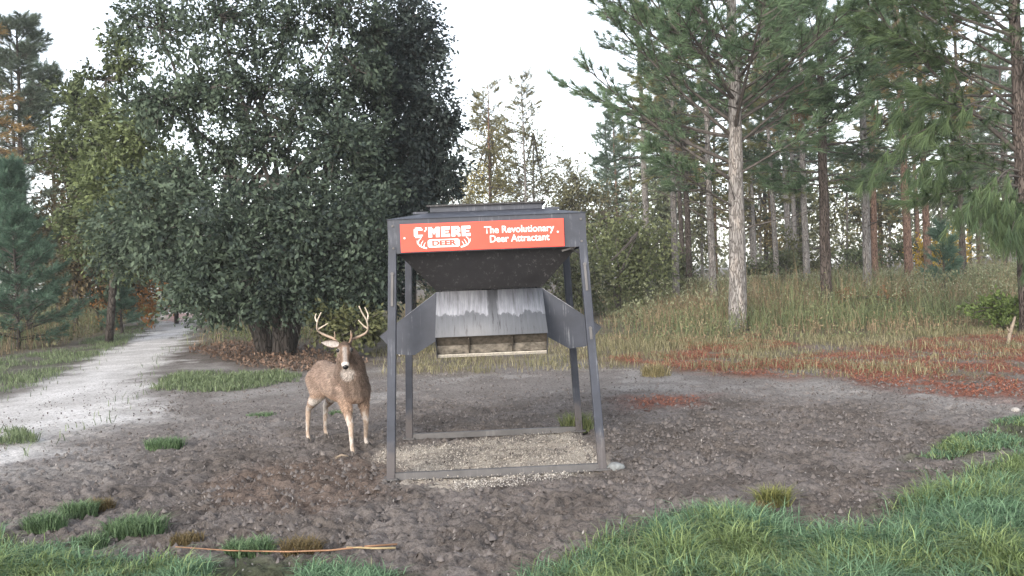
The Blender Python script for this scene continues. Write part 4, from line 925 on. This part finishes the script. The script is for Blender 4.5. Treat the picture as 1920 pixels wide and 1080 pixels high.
# the sign
SW, SH = 1.475, .252; SX, SZ = -.045, HB+.006+SH/2+.004; SYs = -hy-.012
sg = MB(); sg.box((SX, SYs, SZ), (SW, .006, SH)); sign = obj('sign_panel', sg.mesh('sign_panel'), M_red, fe)
tag(sign, 'red sign with white lettering')
for u_, v_ in ((-.475, -.0), (.462, .02)):
    mb = MB(); mb.tube([(SX+u_*SW, SYs-.003, SZ+v_*SH), (SX+u_*SW, SYs-.012, SZ+v_*SH)], .010, 10); obj('bolt', mb.mesh('bolt'), M_bolt, sign)
YL = SYs-.0055
GLY = {'C': [".XXXXX.", "XXXXXXX", "XXX....", "XXX....", "XXX....", "XXXXXXX", ".XXXXX."], "'": [".X", ".X", "X.", "..", "..", "..", ".."],
       'M': ["XXX...XXX", "XXXX.XXXX", "XXXXXXXXX", "XXXXXXXXX", "XXX.X.XXX", "XXX...XXX", "XXX...XXX"], 'E': ["XXXXXXX", "XXXXXXX", "XXX....", "XXXXXX.", "XXX....", "XXXXXXX", "XXXXXXX"],
       'R': ["XXXXXX.", "XXXXXXX", "XXX..XX", "XXXXXXX", "XXXXXX.", "XXX.XXX", "XXX..XX"]}
def bitmap(txt, x0, ztop, width, height, gap=1.2):
    wt = sum(len(GLY[c_][0]) for c_ in txt)+gap*(len(txt)-1); cw = width/wt; chh = height/7; mb = MB(); cx_ = x0
    for c_ in txt:
        for r_, row in enumerate(GLY[c_]):
            i = 0
            while i < len(row):
                if row[i] == 'X':
                    j = i
                    while j < len(row) and row[j] == 'X': j += 1
                    xa, xb = cx_+i*cw, cx_+j*cw; za, zb = ztop-(r_+1)*chh, ztop-r_*chh
                    mb.add([(xa, YL, za), (xb, YL, za), (xb, YL, zb), (xa, YL, zb)], [(0, 1, 2, 3)]); i = j
                else: i += 1
        cx_ += (len(GLY[c_][0])+gap)*cw
    return mb
L0 = SX-SW/2; T0 = SZ+SH/2
obj('lettering', bitmap("C'MERE", L0+.083*SW, T0-.035, .345*SW, .092).mesh('lettering'), M_white, sign)
def text(body, x, z, size, mat, offset=.0, yy=YL, width=None, name='lettering'):
    cu = bpy.data.curves.new('text', 'FONT'); cu.body = body; cu.size = size; cu.offset = offset; cu.align_x = 'CENTER'; cu.align_y = 'CENTER'
    tmp = bpy.data.objects.new('tmp', cu); COL.objects.link(tmp); dg = bpy.context.evaluated_depsgraph_get(); dg.update()
    me = bpy.data.meshes.new_from_object(tmp.evaluated_get(dg)); bpy.data.objects.remove(tmp)
    co = np.zeros(len(me.vertices)*3); me.vertices.foreach_get('co', co); co = co.reshape(-1, 3)
    k = 1 if width is None else width/(co[:, 0].max()-co[:, 0].min())
    out = np.column_stack([x+co[:, 0]*k, np.full(len(co), yy), z+co[:, 1]]); me.vertices.foreach_set('co', out.ravel()); me.update(); me.materials.clear()
    return obj(name, me, mat, sign)
text('The Revolutionary', L0+.725*SW, T0-.083, .088, M_white, .0015, width=.43*SW)
text('Deer Attractant', L0+.725*SW, T0-.165, .088, M_white, .0015, width=.365*SW)
# white pill with DEER and the antler marks
pw, ph = .195*SW, .072; pcx, pcz = L0+.262*SW, T0-.183; pr = .02; PP = []
for cx_, cz_, a0 in ((pw/2-pr, ph/2-pr, 0), (-pw/2+pr, ph/2-pr, 90), (-pw/2+pr, -ph/2+pr, 180), (pw/2-pr, -ph/2+pr, 270)):
    for k in range(5): a = R(a0+k*22.5); PP.append((pcx+cx_+pr*math.cos(a), YL, pcz+cz_+pr*math.sin(a)))
mb = MB(); mb.add(PP, [tuple(range(len(PP)))]); obj('lettering_plate', mb.mesh('lettering_plate'), M_white, sign)
text('DEER', pcx, pcz, .062, M_red, .003, YL-.0015, width=.15*SW)
for s_ in (-1, 1):
    mb = MB(); o0 = np.array([pcx+s_*(pw/2+.008), pcz-.02]); n_ = 0
    def strip(pts, w0, w1):
        global n_
        P = np.array([(o0[0]+s_*a, o0[1]+b_) for a, b_ in pts]); T = np.gradient(P, axis=0); T = T/np.linalg.norm(T, axis=1)[:, None]; Nn = np.column_stack([-T[:, 1], T[:, 0]])*np.linspace(w0, w1, len(P))[:, None]
        yv = YL-.0003*n_; n_ += 1
        V = [(p[0], yv, p[1]) for p in P+Nn]+[(p[0], yv, p[1]) for p in P-Nn]; k = len(P)
        mb.add(V, [(i, i+1, k+i+1, k+i) for i in range(k-1)])
    strip([(0, -.02), (.03, -.014), (.062, .0), (.078, .025), (.07, .055), (.05, .07)], .007, .003)
    strip([(.03, -.012), (.025, .012), (.012, .032)], .005, .002); strip([(.055, -.002), (.048, .025), (.032, .05)], .005, .002); strip([(.072, .012), (.085, .03), (.088, .055)], .005, .002)
    obj('antler_emblem', mb.mesh('antler_emblem'), M_white, sign)

# ------------------------------------------------------------------ the deer (a whitetail buck)
hoof_px = {'fr': (661, 853), 'fl': (687, 838), 'rr': (578, 827), 'rl': (611, 819)}
HF = {k: G(*v) for k, v in hoof_px.items()}
DF = (HF['fr']+HF['fl'])/2; DR = (HF['rr']+HF['rl'])/2; DO = (DF+DR)/2; DO[2] = 0
du = unit(DF-DR); dv = np.array([-du[1], du[0], 0]); half = np.linalg.norm(DF-DR)/2
print('deer', DO, du, half)
def B3(a, l, z): return du*a+dv*l+np.array([0, 0, z])
db = MB()
def loft(center_dirs, n=16):
    rings = []
    for (c, sx_, sy_, ax, ay) in center_dirs:
        a = np.arange(n)*2*math.pi/n; rings.append(c+np.cos(a)[:, None]*sx_*ax+np.sin(a)[:, None]*sy_*ay)
    V = np.vstack(rings); F = []
    for i in range(len(rings)-1):
        for j in range(n): F.append((i*n+j, i*n+(j+1) % n, (i+1)*n+(j+1) % n, (i+1)*n+j))
    F.append(tuple(range(n-1, -1, -1))); F.append(tuple((len(rings)-1)*n+j for j in range(n)))
    return V, F
z3 = np.array([0, 0, 1.0])
ST = [(a*.56 if a < 0 else a, z, h_, w_) for a, z, h_, w_ in [(-.665, .775, .04, .05), (-.64, .77, .10, .09), (-.56, .755, .155, .135), (-.42, .735, .175, .16), (-.25, .715, .175, .165), (-.05, .695, .185, .175), (.15, .68, .20, .185), (.33, .675, .205, .175), (.47, .69, .19, .15), (.57, .705, .15, .115), (.63, .72, .08, .06)]]
db.add(*loft([(B3(a, 0, z), w_, h_, dv, z3) for a, z, h_, w_ in ST], 20))
def caps(P, r, n=10):
    P = [np.asarray(p, float) for p in P]; PP = [P[0]]; rr = [r[0]]
    for i in range(len(P)-1):
        for k in range(1, 5): t_ = k/4; PP.append(P[i]*(1-t_)+P[i+1]*t_); rr.append(r[i]*(1-t_)+r[i+1]*t_)
    d0 = unit(PP[1]-PP[0]); d1 = unit(PP[-1]-PP[-2])
    Q = [PP[0]-d0*rr[0]*.8, PP[0]-d0*rr[0]*.5]+PP+[PP[-1]+d1*rr[-1]*.5, PP[-1]+d1*rr[-1]*.8]
    r2 = [rr[0]*.35, rr[0]*.8]+rr+[rr[-1]*.8, rr[-1]*.35]
    db.add(*tube(np.array(Q), np.array(r2), n))
# head placement: looking into the camera
HP = At(646, 648, 8.92)-DO                        # poll
hdir = unit(-(HP+DO)*np.array([1, 1, 0])); fa = unit(hdir*math.cos(R(47))-z3*math.sin(R(47)))
hr = unit(np.cross(hdir, z3)); hu = unit(np.cross(hr, fa)); hu = hu if hu[2] > 0 else -hu      # hr: deer's right is -? only used symmetrically
HS = [(-.035, .03, .035, -.015), (-.01, .058, .060, -.008), (.05, .066, .072, 0), (.10, .064, .068, 0), (.15, .050, .055, -.004), (.20, .038, .044, -.006), (.245, .036, .038, -.006), (.272, .032, .030, -.006), (.285, .02, .018, -.006)]
db.add(*loft([(HP+fa*t_+hu*o_, w_*1.12, h_, hr, hu) for t_, w_, h_, o_ in HS], 16))
caps([HP+fa*.12-hu*.055, HP+fa*.245-hu*.038], [.034, .022])                       # jaw
for s_ in (-1, 1): caps([HP+fa*.075+hr*s_*.05+hu*.035, HP+fa*.10+hr*s_*.056+hu*.02], [.02, .016], 8)      # brow ridge
# neck
caps([B3(.36, 0, .74), B3(.50, -.02, .83)*.6+HP*.4-z3*.04, HP-hdir*.05-z3*.035], [.185, .145, .078], 14)
caps([B3(.50, 0, .64), B3(.54, -.01, .78)*.5+HP*.5-z3*.11], [.15, .105], 14)
# legs
def leg(hoof, front, side):
    h = HF[hoof]-DO; s_ = .10*side
    if front:
        sh = B3(.42, s_, .66); el = B3(.44, s_*1.05, .52); kn = h*.55+B3(.49, s_, 0)*.45; kn = kn+du*.012; kn[2] = .285; fe_ = h-du*.01; fe_[2] = .085; ho = h+du*.015; ho[2] = .035
        caps([sh, el], [.10, .072], 12); caps([el, kn], [.066, .034], 10); caps([kn, fe_], [.031, .021], 10); caps([fe_, ho], [.024, .025], 8)
        return kn
    hp = B3(-.24, s_*.9, .72); stf = B3(-.18, s_*1.1, .56); hk = h-du*.03; hk = hk*.65+B3(-.36, s_, 0)*.35; hk[2] = .365; fe_ = h-du*.012; fe_[2] = .085; ho = h+du*.015; ho[2] = .035
    caps([hp, stf], [.135, .095], 12); caps([stf, hk], [.085, .036], 10); caps([hk, fe_], [.034, .021], 10); caps([fe_, ho], [.024, .025], 8)
    return hk
for k_, fr_, sd in (('fr', 1, -1), ('fl', 1, 1), ('rr', 0, -1), ('rl', 0, 1)): leg(k_, fr_, sd)
caps([B3(-.35, 0, .80), B3(-.41, 0, .66)], [.04, .022], 8)                          # tail
raw = bpy.data.objects.new('raw', db.mesh('raw')); COL.objects.link(raw)
rm = raw.modifiers.new('r', 'REMESH'); rm.mode = 'VOXEL'; rm.voxel_size = .011; rm.use_smooth_shade = True
sm = raw.modifiers.new('s', 'SMOOTH'); sm.factor = .5; sm.iterations = 5
dg = bpy.context.evaluated_depsgraph_get(); dg.update(); me = bpy.data.meshes.new_from_object(raw.evaluated_get(dg)); bpy.data.objects.remove(raw)
co = np.zeros(len(me.vertices)*3); me.vertices.foreach_get('co', co); co = co.reshape(-1, 3)
a_, l_, zz = co@du, co@dv, co[:, 2]
nz = .5*fbm(a_*14+l_*9, zz*14+3)+.5*fbm(a_*5+l_*30+7, zz*9+a_*20, 3)
brown = np.array([.232, .168, .134]); dk = np.array([.15, .10, .075]); wh = np.array([.68, .64, .60]); tan = np.array([.36, .24, .17])
c = brown*(.25+1.5*nz[:, None]);
def layc(c, col, m): m = np.clip(m, 0, 1)[:, None]; return c*(1-m)+np.array(col)*m
c = layc(c, dk, sstep(.82, .93, zz)*(a_ < .3)*.6)
c = layc(c, (.125, .092, .075), sstep(.46, .60, fbm(a_*6+l_*11+2, zz*7+l_*5))*(a_ > .15)*.6*sstep(.5, .6, zz))
c = layc(c, (.34, .26, .21), sstep(.5, .62, fbm(a_*7+l_*9+20, zz*6+l_*8+4))*.4)
c = layc(c, tan, sstep(.62, .52, zz)*sstep(.1, .3, nz)*.6)
legm = sstep(.44, .30, zz); c = layc(c, (.50, .39, .31), legm*.85)
inner = sstep(.46, .34, zz)*sstep(.5, .56, nz); c = layc(c, wh*.9, inner*.6)
c = layc(c, wh, sstep(.60, .50, zz)*(a_ < -.10)*(a_ > -.28)*sstep(.10, .05, np.abs(l_))*.8)         # groin
c = layc(c, wh*.9, sstep(.54, .49, zz)*(a_ < .2)*(a_ > -.3)*.8)                               # belly
c = layc(c, wh, (a_ < -.36)*sstep(.12, .05, np.abs(l_))*sstep(.78, .7, zz)*.9)
rel = co-HP; ht, hs_, hv = rel@fa, rel@hr, rel@hu
hm = sstep(.14, .10, np.linalg.norm(rel-fa*.14, axis=1)/np.array(1.35))
onh = (ht > -.06) & (ht < .32) & (np.abs(hs_) < .09) & (np.abs(hv) < .11)
c = layc(c, (.30, .21, .155), onh*.8)
c = layc(c, (.10, .07, .055), onh*(ht < .055)*(ht > -.04)*(hv > .02)*.85)                     # dark crown
c = layc(c, (.13, .09, .07), onh*(ht > .05)*(ht < .2)*sstep(.022, .034, np.abs(hs_))*.75)
c = layc(c, (.36, .325, .305), onh*(ht > .07)*(hv > .01)*sstep(.026, .016, np.abs(hs_))*.85)     # grey bridge of the nose
eye = [HP+fa*.085+hr*s_*.062+hu*.034 for s_ in (-1, 1)]
for e_ in eye: c = layc(c, wh*.8, sstep(.034, .020, np.linalg.norm(co-e_-hu*-.008, axis=1))*.75)
c = layc(c, wh*1.1, onh*sstep(.225, .236, ht)*sstep(.268, .258, ht))                            # white muzzle ring
c = layc(c, wh*.8, onh*(hv < -.02)*sstep(.10, .16, ht)*.9)                                      # chin
tq = At(652, 700, 9.0)-DO; off_ = co-tq; cu_ = unit(-(DO+tq)+np.array([0, 0, CAM_H])); off_ = off_-(off_@cu_)[:, None]*cu_
thr = np.linalg.norm(off_, axis=1); c = layc(c, wh*.62, sstep(.085, .05, thr)*(hv < -.03)*(a_ > .2)*.65)
at = me.color_attributes.new('Col', 'FLOAT_COLOR', 'POINT'); c4 = np.ones((len(co), 4), np.float32); c4[:, :3] = c; at.data.foreach_set('color', c4.ravel())
deer = empty('deer', DO, 'antlered white tailed buck standing left of the feeder, looking at the camera', 'deer')
me.materials.clear(); obj('body', me, M_fur, deer)
nr = np.zeros(len(me.vertices)*3); me.vertices.foreach_get('normal', nr); nr = nr.reshape(-1, 3)
pick = rng.choice(len(co), 26000); pick = pick[((co[pick, 2] > .44) & ~onh[pick]) | (rng.random(len(pick)) < .10) & (co[pick, 2] > .44) & ~(ht[pick] > .1)]
fd = -du*.9-z3*.7+rng.normal(size=(len(pick), 3))*.3; fd -= (fd*nr[pick]).sum(1)[:, None]*nr[pick]; fd = unit(fd); fs = unit(np.cross(fd, nr[pick]))*.0035; p_ = co[pick]; fl_ = (.018+.028*rng.random((len(pick), 1)))
V = np.stack([p_-fs, p_+fs, p_+fd*fl_+nr[pick]*(.004+.006*rng.random((len(pick), 1)))], 1).reshape(-1, 3)
tag(obj('fur', mesh_np('fur', V, np.arange(len(V)).reshape(-1, 3), np.repeat(c[pick]*(.55+.95*rng.random((len(pick), 1))), 3, 0)), M_fleck, deer), kind='stuff')
def ball(c_, s3, mat, name, axes=None, sub=2):
    import bmesh
    bm = bmesh.new(); bmesh.ops.create_icosphere(bm, subdivisions=sub, radius=1); me_ = bpy.data.meshes.new(name); bm.to_mesh(me_); bm.free()
    q = np.zeros(len(me_.vertices)*3); me_.vertices.foreach_get('co', q); q = q.reshape(-1, 3)*np.array(s3)
    if axes is not None: q = q@np.array(axes)
    me_.vertices.foreach_set('co', (q+c_).ravel()); me_.polygons.foreach_set('use_smooth', np.ones(len(me_.polygons), bool)); me_.update()
    return obj(name, me_, mat, deer)
for e_, s_ in zip(eye, (-1, 1)): ball(e_+fa*.004+hr*s_*.002, (.019, .021, .019), M_black, 'eye')
ball(HP+fa*.276+hu*.002, (.030, .020, .027), M_black, 'nose', [hr, fa, hu])
ball(HP+fa*.272-hu*.026, (.016, .012, .006), M_black, 'mouth', [hr, fa, hu])
for k_ in HF:
    h = HF[k_]-DO; mb = MB()
    for s_ in (-1, 1):
        mb.add(*loft([(h+dv*s_*.012+du*.012+z3*.045, .014, .022, dv, du), (h+dv*s_*.015+du*.022+z3*-.005, .018, .034, dv, du)], 10))
    obj('hoof', mb.mesh('hoof'), M_hoof, deer)
# ears: cupped leaf shapes; the one on the camera's left stands out, the other is turned back
def ear(s_, out, L, w, openv):
    root = HP+hr*s_*.055+hu*.03+fa*.005; out = unit(out); nv = unit(openv-out*(openv@out)); sd = np.cross(out, nv); V = []; nseg, nw = 9, 6; cols = []
    for layer in (0, 1):
        for i in range(nseg+1):
            t_ = i/nseg; ww = w*(math.sin(math.pi*min(1, t_*.88+.14))**.7)*(1-.15*t_) if i < nseg else .002
            for j in range(nw+1):
                q = 2*j/nw-1; V.append(root+out*(L*t_)+sd*(q*ww)+nv*(.55*ww*(q*q)-.012-layer*.006)); cols.append((.52, .47, .44) if layer == 0 and abs(q) < .8 else ((.25, .17, .125) if layer else (.2, .14, .1)))
    F = []; off = (nseg+1)*(nw+1)
    for i in range(nseg):
        for j in range(nw):
            a0 = i*(nw+1)+j; F.append([a0, a0+1, a0+nw+2, a0+nw+1]); F.append([off+a0+nw+1, off+a0+nw+2, off+a0+1, off+a0])
    for i in range(nseg):
        for j in (0, nw): a0 = i*(nw+1)+j; F.append([a0, a0+nw+1, off+a0+nw+1, off+a0])
    obj('ear', mesh_np('ear', V, F, np.array(cols), smooth=True), M_fur, deer)
LFT = -1 if (At(600, 648, 8.92)-DO-HP)@hr > 0 else 1
sl_ = 1 if LFT == -1 else -1          # sign of hr that points to the camera's left
ear(sl_, hr*sl_*1.0+z3*.16, .175, .042, hdir)
ear(-sl_, hr*(-sl_)*.30+z3*.8-hdir*.5, .13, .034, hr*(-sl_))
# antlers from the photographed beam and tines, kept at head distance with forward sweep
def antler(beam, tines, name='antler'):
    mb = MB(); yb = 8.92
    def pts(L): return np.array([At(px, py, yb+dy)-DO for px, py, dy in L])
    def smooth(P, n=4):
        out = [P[0]]
        for i in range(len(P)-1):
            p0_, p1, p2, p3 = P[max(i-1, 0)], P[i], P[i+1], P[min(i+2, len(P)-1)]
            for k in range(1, n+1):
                t_ = k/n; out.append(.5*((2*p1)+(-p0_+p2)*t_+(2*p0_-5*p1+4*p2-p3)*t_*t_+(-p0_+3*p1-3*p2+p3)*t_**3))
        return np.array(out)
    B0 = smooth(pts(beam)); rb = np.linspace(.0165, .005, len(B0)); rb[0] = .023; mb.add(*tube(B0, rb, 8))
    for t_ in tines:
        Q = smooth(pts(t_)); mb.add(*tube(Q, np.linspace(.011, .0035, len(Q)), 7))
    V = np.vstack(mb.V); me_ = mb.mesh(name, True); k = sstep(.0, .30, (V-HP)[:, 2])[:, None]
    col = np.array([.24, .16, .11])*(1-k)+np.array([.62, .54, .45])*k
    at_ = me_.color_attributes.new('Col', 'FLOAT_COLOR', 'POINT'); c4_ = np.ones((len(V), 4), np.float32); c4_[:, :3] = col; at_.data.foreach_set('color', c4_.ravel())
    obj(name, me_, M_antler, deer)
antler([(634, 648, .02), (627, 636, .06), (611, 629, .10), (598, 622, .08), (594, 614, .02), (596, 600, -.05), (602, 586, -.12)],
       [[(627, 637, .06), (628, 630, .04), (627, 622, .02)], [(595, 618, .05), (604, 613, .03), (615, 606, .02)], [(595, 604, -.04), (591, 596, -.04), (593, 588, -.05)]])
antler([(655, 648, .02), (660, 637, .06), (674, 631, .10), (686, 624, .08), (690, 616, .02), (688, 602, -.05), (680, 588, -.1), (673, 574, -.14)],
       [[(659, 637, .06), (658, 629, .04), (658, 620, .02)], [(690, 616, .03), (681, 610, .02), (672, 600, .0)], [(688, 602, -.05), (690, 590, -.05), (684, 576, -.06)]])
print('tris', sum(len(m_.polygons) for m_ in bpy.data.meshes))
